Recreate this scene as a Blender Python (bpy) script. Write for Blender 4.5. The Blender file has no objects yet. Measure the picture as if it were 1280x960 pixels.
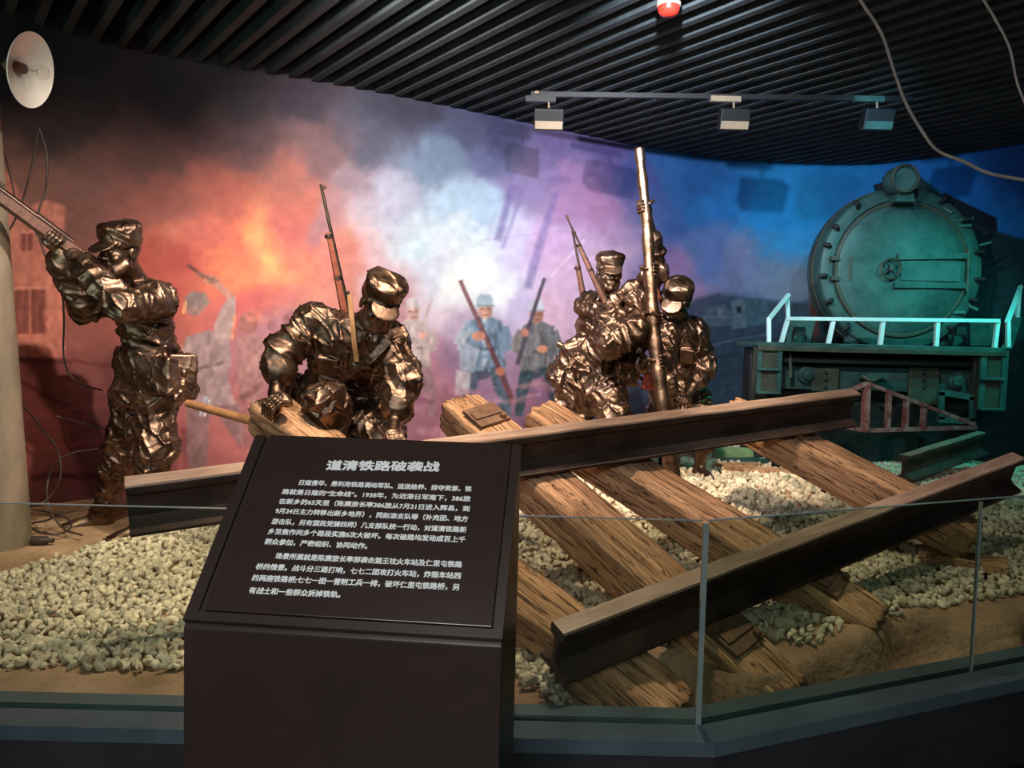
import bpy, math, random
import numpy as np
from mathutils import Matrix, Vector
random.seed(7); rng = np.random.default_rng(7)
D = bpy.data; SC = bpy.context.scene
COL = SC.collection
R = math.radians
# ------------------------------------------------------------------ camera
EYE = np.array([0.0, 0.0, 1.55]); FPX = 950.0
PITCH, ROLL = R(3.3), 0.025
F_ = np.array([0, math.cos(PITCH), -math.sin(PITCH)]); U0 = np.array([0, math.sin(PITCH), math.cos(PITCH)]); R0 = np.array([1.0, 0, 0])
R_ = R0 * math.cos(ROLL) + U0 * math.sin(ROLL); U_ = -R0 * math.sin(ROLL) + U0 * math.cos(ROLL)
cam = D.objects.new('camera', D.cameras.new('camera')); COL.objects.link(cam)
cam.data.lens = 36 * FPX / 1280; cam.data.sensor_width = 36; cam.data.clip_start = 0.05
cam.matrix_world = Matrix(((R_[0], U_[0], -F_[0], EYE[0]), (R_[1], U_[1], -F_[1], EYE[1]), (R_[2], U_[2], -F_[2], EYE[2]), (0, 0, 0, 1)))
SC.camera = cam
def P(px, py, y):
    """point at forward distance y seen in direction (px, py)"""
    d = F_ + R_ * (px - 640) / FPX + U_ * (480 - py) / FPX
    return EYE + d * (y / d[1])
def PZ(px, py, z):
    d = F_ + R_ * (px - 640) / FPX + U_ * (480 - py) / FPX
    return EYE + d * ((z - EYE[2]) / d[2])
# ------------------------------------------------------------------ world, exposure
w = D.worlds.new('world'); SC.world = w; w.use_nodes = True
w.node_tree.nodes['Background'].inputs[0].default_value = (0.50, 0.56, 0.62, 1)
w.node_tree.nodes['Background'].inputs[1].default_value = 0.02
SC.view_settings.view_transform = 'Standard'; SC.view_settings.look = 'None'
SC.view_settings.exposure = 0.0; SC.view_settings.gamma = 1.0
# ------------------------------------------------------------------ lamps
def spot(name, loc, target, power, color, cone=60, blend=0.6, size=0.05):
    l = D.lights.new(name, 'SPOT'); l.energy = power; l.color = color; l.spot_size = R(cone); l.spot_blend = blend; l.shadow_soft_size = size
    o = D.objects.new(name, l); COL.objects.link(o); o.location = loc
    o.rotation_euler = (Vector(target) - Vector(loc)).to_track_quat('-Z', 'Y').to_euler(); o['kind'] = 'helper'
    return o
WARM = (1.0, 0.80, 0.62); NEUT = (1.0, 0.93, 0.88); TEAL = (0.06, 1.0, 0.90); COOL = (0.45, 0.72, 1.0)
spot('mural_spot', (-0.72, 3.4, 3.3), (-0.3, 6.6, 1.65), 700, NEUT, 100, 0.9, 0.03)
spot('mural_spot', (0.62, 3.4, 3.3), (1.9, 8.0, 2.3), 560, (0.80, 0.90, 1.0), 74, 0.9, 0.03)
spot('sky_spot', (2.3, 4.4, 3.3), (3.3, 8.0, 2.3), 150, (0.30, 0.72, 1.0), 52, 0.9, 0.04)
spot('mural_spot', (-0.55, 2.9, 3.3), (-2.75, 5.2, 1.3), 420, (1.0, 0.88, 0.78), 58, 0.9, 0.03)
spot('statue_spot', (-1.25, 2.2, 3.3), (-2.0, 4.2, 1.5), 230, WARM, 46, 0.7, 0.05)
spot('statue_spot', (-0.1, 2.6, 3.35), (-0.8, 3.7, 1.2), 300, WARM, 60, 0.7, 0.05)
spot('statue_spot', (0.55, 2.9, 3.35), (0.85, 5.1, 1.2), 560, WARM, 50, 0.7, 0.05)
spot('track_spot', (0.6, 3.2, 3.35), (0.6, 3.6, 0.7), 190, WARM, 80, 0.9, 0.05)
spot('gravel_spot', (-0.9, 2.9, 3.35), (-1.5, 3.0, 0.4), 170, (1.0, 0.86, 0.70), 75, 0.8, 0.05)
spot('track_spot', (2.0, 3.2, 3.35), (2.1, 4.2, 0.6), 90, (1.0, 0.86, 0.72), 75, 0.9, 0.05)
spot('train_spot', (3.7, 4.7, 3.35), (3.9, 6.8, 1.75), 170, TEAL, 46, 0.9, 0.04)
spot('train_spot', (4.2, 5.2, 3.35), (3.3, 6.3, 1.2), 130, TEAL, 86, 0.8, 0.04)
spot('sign_fill', (-0.5, -0.2, 3.2), (-0.3, 1.55, 1.1), 62, (1.0, 0.95, 0.9), 50, 0.9, 0.08)  # added lamp, unseen, to brighten the sign panel and its text
def area(name, loc, target, power, color, sx, sy):
    l = D.lights.new(name, 'AREA'); l.energy = power; l.color = color; l.shape = 'RECTANGLE'; l.size = sx; l.size_y = sy
    o = D.objects.new(name, l); COL.objects.link(o); o.location = loc
    o.rotation_euler = (Vector(target) - Vector(loc)).to_track_quat('-Z', 'Y').to_euler(); o['kind'] = 'helper'
    return o
area('room_glow', (-0.6, -2.5, 3.0), (0, 2, 0.9), 95, (0.85, 0.93, 1.0), 2.0, 0.6)
spot('ceiling_fill', (-2.9, 1.6, 1.3), (-1.5, 4.4, 3.44), 75, (0.66, 1.0, 0.85), 80, 1.0, 0.2)  # added unseen fill that brightens the slats at upper left
area('ceiling_bounce', (-1.6, 1.4, 1.9), (-1.6, 3.6, 3.6), 9, (0.75, 1.0, 0.92), 1.4, 0.6)
# ------------------------------------------------------------------ noise
def _h(i, j, k, s):
    n = (i * 374761393 + j * 668265263 + k * 2147483647 + s * 1274126177) & 0xffffffff
    n = ((n ^ (n >> 13)) * 1274126177) & 0xffffffff
    n = (n ^ (n >> 16)) & 0xffff
    return n / 65535.0
def vn(p, s=0):
    p = np.asarray(p, dtype=np.float64); i = np.floor(p).astype(np.int64); f = p - i; f = f * f * (3 - 2 * f)
    x, y, z = i[..., 0], i[..., 1], i[..., 2]; fx, fy, fz = f[..., 0], f[..., 1], f[..., 2]
    r = 0
    for a in (0, 1):
        for b in (0, 1):
            for c in (0, 1):
                r = r + _h(x + a, y + b, z + c, s) * (fx if a else 1 - fx) * (fy if b else 1 - fy) * (fz if c else 1 - fz)
    return r
def fbm(p, o=4, s=0):
    r = 0; a = 0.5; t = 0; p = np.asarray(p, dtype=np.float64)
    for q in range(o):
        r = r + a * vn(p * 2 ** q + 17.3 * q, s + q); t += a; a *= 0.5
    return r / t
# ------------------------------------------------------------------ materials
def lin(c):
    return tuple(((v / 255) / 12.92 if v / 255 <= 0.04045 else ((v / 255 + 0.055) / 1.055) ** 2.4) for v in c)
def material(name, c1, c2=None, rough=0.6, metal=0.0, scale=6.0, bump=0.0, bscale=None, stretch=(1, 1, 1), spec=0.5, detail=6, ramp=(0.35, 0.68), rough2=None, dist=0.01, vor=0):
    m = D.materials.new(name); m.use_nodes = True; nt = m.node_tree; N = nt.nodes; L = nt.links
    b = N['Principled BSDF']; b.inputs['Roughness'].default_value = rough; b.inputs['Metallic'].default_value = metal
    b.inputs['Specular IOR Level'].default_value = spec
    tc = N.new('ShaderNodeTexCoord'); mp = N.new('ShaderNodeMapping'); mp.inputs['Scale'].default_value = stretch
    L.new(tc.outputs['Object'], mp.inputs[0])
    nz = N.new('ShaderNodeTexNoise'); nz.inputs['Scale'].default_value = scale; nz.inputs['Detail'].default_value = detail; nz.inputs['Roughness'].default_value = 0.65
    L.new(mp.outputs[0], nz.inputs['Vector'])
    cr = N.new('ShaderNodeValToRGB'); L.new(nz.outputs[0], cr.inputs[0])
    c2 = c2 or c1
    cr.color_ramp.elements[0].position = ramp[0]; cr.color_ramp.elements[1].position = ramp[1]
    cr.color_ramp.elements[0].color = (*lin(c1), 1); cr.color_ramp.elements[1].color = (*lin(c2), 1)
    L.new(cr.outputs[0], b.inputs['Base Color'])
    if rough2 is not None:
        mr = N.new('ShaderNodeMapRange'); mr.inputs[3].default_value = rough; mr.inputs[4].default_value = rough2
        mr.inputs[1].default_value = 0.35; mr.inputs[2].default_value = 0.65
        L.new(nz.outputs[0], mr.inputs[0]); L.new(mr.outputs[0], b.inputs['Roughness'])
    if bump:
        bn = N.new('ShaderNodeTexNoise'); bn.inputs['Scale'].default_value = bscale or scale * 4; bn.inputs['Detail'].default_value = 5
        L.new(mp.outputs[0], bn.inputs['Vector']); src = bn.outputs[0]
        if vor:
            vo = N.new('ShaderNodeTexVoronoi'); vo.inputs['Scale'].default_value = vor; vo.feature = 'SMOOTH_F1'; vo.inputs['Smoothness'].default_value = 0.25
            L.new(mp.outputs[0], vo.inputs['Vector'])
            ad = N.new('ShaderNodeMath'); ad.operation = 'ADD'; L.new(bn.outputs[0], ad.inputs[0]); L.new(vo.outputs['Distance'], ad.inputs[1]); src = ad.outputs[0]
        bp = N.new('ShaderNodeBump'); bp.inputs['Strength'].default_value = bump; bp.inputs['Distance'].default_value = dist
        L.new(src, bp.inputs['Height']); L.new(bp.outputs[0], b.inputs['Normal'])
    return m
M = {}
M['bronze'] = material('bronze', (84, 64, 52), (146, 120, 102), 0.36, 1.0, 7, 0.30, 30, rough2=0.48, dist=0.008, vor=16)
M['bronze_dark'] = material('bronze_dark', (72, 54, 44), (124, 100, 84), 0.38, 1.0, 9, 0.5, 40, dist=0.01, vor=30)
M['bronze_log'] = material('bronze_log', (92, 70, 56), (150, 122, 102), 0.40, 1.0, 14, 0.5, 30, dist=0.008, rough2=0.4)
M['wood'] = material('weathered_wood', (132, 90, 62), (222, 172, 130), 0.85, 0, 3.2, 0.6, 12, (0.6, 7, 7), ramp=(0.22, 0.62), dist=0.010, spec=0.25)
def crack_wood():
    m = M['wood']; nt = m.node_tree; N = nt.nodes; L = nt.links; b = N['Principled BSDF']; mp = [n for n in N if n.type == 'MAPPING'][0]; cr = [n for n in N if n.type == 'VALTORGB'][0]
    def streak(sc, stretch, lo, hi):
        m2 = N.new('ShaderNodeMapping'); m2.inputs['Scale'].default_value = stretch; tc = [n for n in N if n.type == 'TEX_COORD'][0]; L.new(tc.outputs['Object'], m2.inputs[0])
        n2 = N.new('ShaderNodeTexNoise'); n2.inputs['Scale'].default_value = sc; n2.inputs['Detail'].default_value = 4; n2.inputs['Distortion'].default_value = 0.6; L.new(m2.outputs[0], n2.inputs['Vector'])
        a = N.new('ShaderNodeMath'); a.operation = 'SUBTRACT'; a.inputs[1].default_value = 0.5; L.new(n2.outputs[0], a.inputs[0])
        c = N.new('ShaderNodeMath'); c.operation = 'ABSOLUTE'; L.new(a.outputs[0], c.inputs[0])
        r = N.new('ShaderNodeMapRange'); r.inputs[1].default_value = lo; r.inputs[2].default_value = hi; L.new(c.outputs[0], r.inputs[0]); return r
    s1 = streak(4.0, (0.5, 9, 9), 0.0, 0.028); s2 = streak(9.0, (0.35, 8, 8), 0.0, 0.05)
    mu = N.new('ShaderNodeMath'); mu.operation = 'MULTIPLY'; L.new(s1.outputs[0], mu.inputs[0])
    s3 = N.new('ShaderNodeMapRange'); s3.inputs[3].default_value = 0.55; L.new(s2.outputs[0], s3.inputs[0]); L.new(s3.outputs[0], mu.inputs[1])
    mx = N.new('ShaderNodeMix'); mx.data_type = 'RGBA'; mx.inputs[6].default_value = (*lin((62, 42, 30)), 1); L.new(mu.outputs[0], mx.inputs[0]); L.new(cr.outputs[0], mx.inputs[7]); L.new(mx.outputs[2], b.inputs['Base Color'])
    bp = [n for n in N if n.type == 'BUMP'][0]; old = bp.inputs['Height'].links[0].from_socket; ad = N.new('ShaderNodeMath'); ad.operation = 'ADD'; L.new(old, ad.inputs[0]); L.new(mu.outputs[0], ad.inputs[1]); L.new(ad.outputs[0], bp.inputs['Height'])
crack_wood()
M['wood_end'] = material('wood_end', (90, 62, 44), (176, 136, 98), 0.9, 0, 26, 0.8, 60, (1, 1, 1), dist=0.01, spec=0.2)
M['rail_iron'] = material('rail_iron', (44, 33, 28), (78, 60, 50), 0.6, 0.1, 7, 0.35, 60, (0.7, 1, 1), dist=0.004, spec=0.35)
M['rail_head'] = material('rail_head', (140, 112, 94), (186, 158, 138), 0.45, 0.1, 8, 0.2, 60, (0.4, 3, 3), dist=0.003)
M['plate_iron'] = material('plate_iron', (96, 68, 50), (140, 104, 78), 0.7, 0.1, 12, 0.4, 50, dist=0.004)
M['gravel'] = material('gravel', (184, 168, 142), (238, 222, 192), 0.9, 0, 9, 0.3, 80, dist=0.003, spec=0.2)
M['gravel2'] = material('gravel_grey', (162, 154, 134), (216, 206, 180), 0.9, 0, 9, 0.3, 80, dist=0.003, spec=0.2)
M['sand'] = material('sand', (142, 112, 88), (190, 156, 126), 0.95, 0, 3, 0.7, 30, dist=0.02, spec=0.15)
M['soil'] = material('soil', (70, 52, 40), (126, 98, 76), 0.95, 0, 5, 0.8, 24, dist=0.03, spec=0.15)
M['slat'] = material('ceiling_slat', (46, 50, 52), (60, 65, 68), 0.65, 0.0, 3, spec=0.2)
M['black'] = material('black_paint', (8, 9, 10), (14, 15, 16), 0.8, 0, 4, spec=0.2)
M['dark_wall'] = material('dark_wall', (40, 38, 40), (50, 48, 50), 0.8, 0, 2)
M['floor'] = material('floor_stone', (44, 34, 28), (60, 48, 40), 0.35, 0, 1.5)
M['ledge'] = material('ledge_metal', (84, 100, 106), (104, 122, 128), 0.35, 0.3, 3)
M['fascia'] = material('fascia', (44, 47, 50), (56, 58, 60), 0.45, 0.1, 2)
M['sign'] = material('sign_brown', (50, 38, 33), (57, 44, 38), 0.38, 0.0, 3, spec=0.5)
M['sign_plate'] = material('sign_plate', (52, 40, 35), (60, 47, 41), 0.24, 0.0, 3, spec=0.55)
M['white_ink'] = material('white_ink', (236, 236, 232), (246, 246, 242), 0.6)
M['concrete'] = material('pole_concrete', (104, 90, 74), (146, 130, 108), 0.85, 0, 4, 0.4, 40, (1, 1, 0.4), dist=0.004)
M['enamel'] = material('white_enamel', (224, 212, 196), (240, 230, 214), 0.25, 0, 4)
M['brass'] = material('lamp_socket', (110, 84, 66), (140, 110, 86), 0.4, 0.8, 8)
M['wire'] = material('wire_dark', (44, 30, 26), (62, 44, 38), 0.6, 0, 10)
M['wire_pale'] = material('wire_pale', (140, 132, 122), (176, 166, 152), 0.5, 0, 10)
M['train'] = material('train_green', (34, 60, 57), (58, 92, 86), 0.5, 0.2, 4, 0.3, 30, dist=0.006, rough2=0.62)
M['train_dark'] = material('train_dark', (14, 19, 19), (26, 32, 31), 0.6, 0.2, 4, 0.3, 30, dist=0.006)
M['train_rust'] = material('train_rust', (44, 50, 42), (74, 74, 60), 0.6, 0.2, 6, 0.3, 30, dist=0.006)
M['rail_teal_lit'] = material('railing_teal_lit', (186, 222, 220), (206, 236, 234), 0.45, 0, 6)  # white paint with some of the cyan lamplight mixed into its colour
M['guard_red'] = material('guard_red', (120, 60, 58), (156, 120, 112), 0.6, 0.1, 14, 0.3, 40, dist=0.004, ramp=(0.42, 0.62))
M['fixture_grey'] = material('fixture_grey', (128, 112, 94), (146, 128, 108), 0.5, 0.1, 4)
M['fixture_dark'] = material('fixture_dark', (16, 16, 18), (24, 24, 26), 0.5, 0.1, 4)
M['alarm_red'] = material('alarm_red', (150, 30, 22), (176, 44, 32), 0.25, 0, 6)
M['alarm_white'] = material('alarm_white', (140, 126, 112), (156, 142, 126), 0.4, 0, 6)
M['gun_metal'] = material('gun_metal', (66, 52, 46), (96, 78, 68), 0.35, 0.8, 10)
M['gun_wood'] = material('gun_wood', (128, 60, 42), (176, 96, 70), 0.45, 0.1, 9, 0.2, 30, (4, 4, 1), dist=0.003)
M['gun_dark'] = material('gun_dark', (74, 44, 34), (110, 72, 56), 0.4, 0.1, 9, 0.2, 30, (4, 4, 1), dist=0.003)
M['strap'] = material('leather_strap', (140, 100, 62), (172, 128, 84), 0.6, 0.1, 12)
M['stick'] = material('stick_wood', (120, 82, 50), (164, 118, 76), 0.6, 0, 8, 0.2, 30, dist=0.003)
M['red_cloth'] = material('red_cloth', (150, 60, 46), (176, 82, 64), 0.6, 0, 8)
M['log_green'] = material('pale_green', (88, 110, 78), (120, 142, 96), 0.9, 0, 8)  # pale green tone of the log
def glass_mat(name, tint, gl=0.06):
    m = D.materials.new(name); m.use_nodes = True; nt = m.node_tree; N = nt.nodes; L = nt.links
    N.remove(N['Principled BSDF']); out = N['Material Output']
    t = N.new('ShaderNodeBsdfTransparent'); t.inputs[0].default_value = (*tint, 1)
    g = N.new('ShaderNodeBsdfGlossy'); g.inputs['Roughness'].default_value = 0.01; g.inputs[0].default_value = (1, 1, 1, 1)
    fr = N.new('ShaderNodeFresnel'); fr.inputs[0].default_value = 1.45
    mx = N.new('ShaderNodeMixShader'); ge = N.new('ShaderNodeNewGeometry'); iv = N.new('ShaderNodeMath'); iv.operation = 'SUBTRACT'; iv.inputs[0].default_value = 1.0; L.new(ge.outputs['Backfacing'], iv.inputs[1])
    mu = N.new('ShaderNodeMath'); mu.operation = 'MULTIPLY'; L.new(fr.outputs[0], mu.inputs[0]); L.new(iv.outputs[0], mu.inputs[1])
    L.new(mu.outputs[0], mx.inputs[0]); L.new(t.outputs[0], mx.inputs[1]); L.new(g.outputs[0], mx.inputs[2])
    L.new(mx.outputs[0], out.inputs[0]); return m
M['glass'] = glass_mat('clear_glass', (0.86, 0.90, 0.85))
M['glass_tint'] = glass_mat('tinted_glass', (0.71, 0.78, 0.72))
M['glass_edge'] = material('glass_edge', (120, 132, 126), (140, 152, 146), 0.2, 0.0, 4)
M['bulb'] = glass_mat('bulb_glass', (0.96, 0.96, 0.94))
# ------------------------------------------------------------------ mesh helpers
class MB:
    def __init__(s): s.v = []; s.f = []
    def add(s, vs, fs):
        o = len(s.v); s.v += [tuple(map(float, v)) for v in vs]; s.f += [tuple(o + i for i in f) for f in fs]; return s
    def box(s, c, size, rot=None, taper=1.0):
        c = np.array(c, float); h = np.array(size, float) / 2; vs = []
        for z in (-1, 1):
            for x, y in ((-1, -1), (1, -1), (1, 1), (-1, 1)):
                p = np.array([x * h[0], y * h[1], z * h[2]])
                if z > 0: p[:2] *= taper
                if rot is not None: p = rot @ p
                vs.append(c + p)
        return s.add(vs, [(3, 2, 1, 0), (4, 5, 6, 7), (0, 1, 5, 4), (1, 2, 6, 5), (2, 3, 7, 6), (3, 0, 4, 7)])
    def tube(s, pts, rad, n=8, cap=True, flat=None):
        pts = [np.array(p, float) for p in pts]; m = len(pts)
        if not hasattr(rad, '__len__'): rad = [rad] * m
        ref = None; rings = []
        for i, p in enumerate(pts):
            t = pts[min(i + 1, m - 1)] - pts[max(i - 1, 0)]; t /= np.linalg.norm(t) + 1e-12
            if ref is None: ref = np.cross(t, (0, 0, 1) if abs(t[2]) < 0.9 else (1, 0, 0))
            u = ref - t * ref.dot(t); u /= np.linalg.norm(u) + 1e-12; v = np.cross(t, u); ref = u
            for k in range(n):
                a = 2 * math.pi * k / n
                rings.append(p + rad[i] * (u * math.cos(a) + v * math.sin(a) * (flat or 1)))
        fs = []
        for i in range(m - 1):
            for k in range(n):
                a, b = i * n + k, i * n + (k + 1) % n; fs.append((a, b, b + n, a + n))
        if cap: fs += [tuple(range(n))[::-1], tuple((m - 1) * n + k for k in range(n))]
        return s.add(rings, fs)
    def bar(s, a, b, wd, th, up=(0, 0, 1)):
        a = np.array(a, float); b = np.array(b, float); x = b - a; L = np.linalg.norm(x); x /= L
        y = np.cross(up, x); y /= np.linalg.norm(y) + 1e-12; z = np.cross(x, y)
        return s.box((a + b) / 2, (L, wd, th), np.stack([x, y, z], 1))
    def lathe(s, c, axis, prof, n=24, cap=False):
        axis = np.array(axis, float); axis /= np.linalg.norm(axis)
        u = np.cross(axis, (0, 0, 1) if abs(axis[2]) < 0.9 else (1, 0, 0)); u /= np.linalg.norm(u); v = np.cross(axis, u)
        vs = []; c = np.array(c, float)
        for (h, r) in prof:
            for k in range(n):
                a = 2 * math.pi * k / n; vs.append(c + axis * h + r * (u * math.cos(a) + v * math.sin(a)))
        fs = []
        for i in range(len(prof) - 1):
            for k in range(n):
                a, b = i * n + k, i * n + (k + 1) % n; fs.append((a, b, b + n, a + n))
        if cap: fs += [tuple(range(n))[::-1], tuple((len(prof) - 1) * n + k for k in range(n))]
        return s.add(vs, fs)
    def extr(s, poly, d):
        """polygon (3D points) thickened by vector d"""
        n = len(poly); d = np.array(d, float); vs = [np.array(p, float) for p in poly]; vs += [p + d for p in vs]
        return s.add(vs, [tuple(range(n))[::-1], tuple(range(n, 2 * n))] + [(i, (i + 1) % n, n + (i + 1) % n, n + i) for i in range(n)])
def finish(o, label=None, cat=None, group=None, kind=None):
    if label: o['label'] = label
    if cat: o['category'] = cat
    if group: o['group'] = group
    if kind: o['kind'] = kind
    return o
def wloc(o):
    l = np.zeros(3)
    while o is not None: l = l + np.array(o.location); o = o.parent
    return l
def build(name, vs, fs, m, parent=None, base=None, smooth=False, **kw):
    vs = np.asarray(vs, dtype=np.float64)
    if parent is not None: off = wloc(parent)
    else:
        off = np.array([(vs[:, 0].min() + vs[:, 0].max()) / 2, (vs[:, 1].min() + vs[:, 1].max()) / 2, vs[:, 2].min()]) if base is None else np.array(base, float)
    me = D.meshes.new(name)
    me.from_pydata((vs - off).tolist(), [], fs if isinstance(fs, list) else fs.tolist())
    if smooth is True: me.polygons.foreach_set('use_smooth', [True] * len(me.polygons))
    elif smooth:
        me.polygons.foreach_set('use_smooth', [True] * len(me.polygons)); me.set_sharp_from_angle(angle=R(smooth))
    if m is not None: me.materials.append(m)
    me.update()
    o = D.objects.new(name, me); COL.objects.link(o)
    if parent is not None: o.parent = parent
    else: o.location = off
    return finish(o, **kw)
def part(name, mb, m, parent=None, smooth=False, **kw): return build(name, mb.v, mb.f, m, parent, smooth=smooth, **kw)
def thing(name, label, cat, loc, group=None, kind=None):
    o = D.objects.new(name, None); COL.objects.link(o); o.location = loc; o.empty_display_size = 0.1
    return finish(o, label, cat, group, kind)
def bevel(o, wd=0.004, seg=2):
    b = o.modifiers.new('bevel', 'BEVEL'); b.width = wd; b.segments = seg; b.limit_method = 'ANGLE'; return o
def spline(pts, n=8):
    """Catmull-Rom through points"""
    p = [np.array(q, float) for q in pts]; p = [2 * p[0] - p[1]] + p + [2 * p[-1] - p[-2]]; out = []
    for i in range(1, len(p) - 2):
        for k in range(n):
            t = k / n; a, b, c, d = p[i - 1], p[i], p[i + 1], p[i + 2]
            out.append(0.5 * ((2 * b) + (c - a) * t + (2 * a - 5 * b + 4 * c - d) * t * t + (3 * b - a - 3 * c + d) * t ** 3))
    out.append(p[-2]); return out
def sstep(a, b, x):
    t = np.clip((x - a) / (b - a), 0, 1); return t * t * (3 - 2 * t)
# ------------------------------------------------------------------ setting: shell
H = 3.44
WALL = spline([(-3.9, 2.2), (-3.75, 3.5), (-3.2, 4.62), (-2.57, 5.3), (-1.02, 6.07), (1.26, 7.5), (2.2, 7.92), (3.03, 8.0), (3.8, 7.85), (4.65, 6.95), (5.25, 5.9), (5.6, 4.5), (5.7, 2.6)], 14)
WALL = np.array(WALL)
def ground_h(x, y):
    x = np.asarray(x, float); y = np.asarray(y, float)
    h = 0.35 + 0.05 * sstep(3.0, 4.4, y) + 0.21 * sstep(3.7, 5.2, y) * sstep(-1.6, 0.2, x) - 0.10 * sstep(5.6, 7.0, y) * sstep(0.2, 1.5, x)
    h = h + 0.30 * np.exp(-(((x + 0.82) / 0.33) ** 2 + ((y - 3.78) / 0.28) ** 2) * 1.2)
    right = sstep(0.45, 0.9, x)
    h = h + 0.06 * right * sstep(2.8, 3.1, y) * (1 - sstep(3.7, 4.7, y))
    # bank: the ground drops in front of this line
    e = 2.84 + 0.10 * np.sin(x * 5.1) + 0.06 * np.sin(x * 11.0 + 1) + 0.26 * sstep(1.15, 1.75, x) + 0.4 * np.clip(x - 1.7, 0, 9)
    hollow = sstep(0.12, 0.3, x)
    h = h - (0.16 + 0.10 * (1 - sstep(0.95, 1.3, x))) * hollow * (1 - sstep(e - 0.10, e, y))
    h = h + 0.012 * (fbm(np.stack([x * 3, y * 3, x * 0], -1), 3, 5) - 0.5) * 2
    bank = hollow * np.exp(-((y - e + 0.03) / 0.12) ** 2); h = h + bank * 0.10 * (fbm(np.stack([x * 9, y * 9, x * 0 + 2], -1), 4, 25) - 0.5)
    yl = y - 0.4 * np.clip(x - 0.62, 0, 9); h = np.where(yl < 2.55, np.minimum(h, 0.335 + 0.3 * np.clip(yl - 2.46, 0, 1)), h)
    return h
def in_wall(x, y):
    """inside the diorama (in front of the curved wall)"""
    n = len(WALL); c = np.zeros(np.shape(x), bool); poly = np.vstack([WALL, [[5.7, -1], [-3.9, -1]]]); m = len(poly)
    for i in range(m):
        x1, y1 = poly[i]; x2, y2 = poly[(i + 1) % m]
        if y1 == y2: continue
        k = ((y1 > y) != (y2 > y)) & (x < (x2 - x1) * (y - y1) / (y2 - y1) + x1); c ^= k
    return c
# terrain
nx, ny = 260, 170
gx = np.linspace(-4.2, 6.0, nx); gy = 2.38 + (8.4 - 2.38) * np.linspace(0, 1, ny) ** 1.3
XX, YY = np.meshgrid(gx, gy); base_off = np.where(XX > 0.62, (XX - 0.62) * 0.40, 0)
YY = YY + base_off * (1 - (YY - 2.38) / 6.02)
ZZ = ground_h(XX, YY)
vs = np.stack([XX, YY, ZZ], -1).reshape(-1, 3)
I = np.arange(nx * ny).reshape(ny, nx)
fs = np.stack([I[:-1, :-1], I[:-1, 1:], I[1:, 1:], I[1:, :-1]], -1).reshape(-1, 4)
cx = vs[fs].mean(1); keep = in_wall(cx[:, 0], cx[:, 1]) | (np.min(np.hypot(cx[:, None, 0] - WALL[None, ::3, 0], cx[:, None, 1] - WALL[None, ::3, 1]), 1) < 0.12)
ground = build('ground', vs, fs[keep], M['sand'], base=(0, 0, 0), smooth=True, kind='structure')
# floor, base of the case
part('floor', MB().box((0.8, 1.6, -0.05), (12, 14.5, 0.1)), M['floor'], kind='structure')
CX, CY = 0.62, 2.36                                  # corner of the glass
rd = np.array([math.cos(R(21.8)), math.sin(R(21.8))]); rn = np.array([-rd[1], rd[0]])  # along / inward normal of the right pane
LX = -4.4; RL = 5.2
def ledge_poly(inn, out, z0, z1):
    """strip from offset inn (behind the glass) to out (in front of it)"""
    t = math.tan(R(21.8) / 2)
    def left(o): return [(LX, CY + o), (CX - o * t, CY + o)]
    def right(o): e = np.array([CX, CY]) + rd * RL + rn * o; return [tuple(e)]
    a = left(inn) + right(inn); b = left(out) + right(out)
    vs = [(*p, z1) for p in a] + [(*p, z1) for p in b] + [(*p, z0) for p in a] + [(*p, z0) for p in b]
    fs = [(3, 4, 1, 0), (4, 5, 2, 1), (6, 7, 10, 9), (7, 8, 11, 10), (0, 1, 7, 6), (1, 2, 8, 7), (9, 10, 4, 3), (10, 11, 5, 4), (0, 6, 9, 3), (5, 11, 8, 2)]
    m = MB(); m.add(vs, fs); return m
case = thing('trim_1', None, None, (0, 2.3, 0), kind='structure')
part('inner_ledge', ledge_poly(0.085, 0.012, 0.02, 0.352), M['ledge'], case)
part('outer_ledge', ledge_poly(-0.012, -0.12, 0.30, 0.345), M['ledge'], case)
part('glass_channel', ledge_poly(0.012, -0.012, 0.1, 0.325), M['black'], case)
part('fascia', ledge_poly(-0.0, -0.112, 0.012, 0.30), M['fascia'], case)
part('plinth_line', ledge_poly(-0.112, -0.122, 0.16, 0.172), M['fascia'], case)
# mural wall with a painted surface: colours are stored per vertex
seg = np.hypot(*np.diff(WALL, axis=0).T); S = np.concatenate([[0], np.cumsum(seg)])
NU, NV = 1150, 330
us = np.linspace(0, S[-1], NU); wx = np.interp(us, S, WALL[:, 0]); wy = np.interp(us, S, WALL[:, 1])
zs = np.linspace(0.25, 3.7, NV)
WX = np.repeat(wx[None], NV, 0); WY = np.repeat(wy[None], NV, 0); WZ = np.repeat(zs[:, None], NU, 1)
V = np.stack([WX, WY, WZ], -1)
d = V - EYE; dep = d @ F_; QX = 640 + FPX * (d @ R_) / np.maximum(dep, 0.2); QY = 480 - FPX * (d @ U_) / np.maximum(dep, 0.2)
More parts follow.
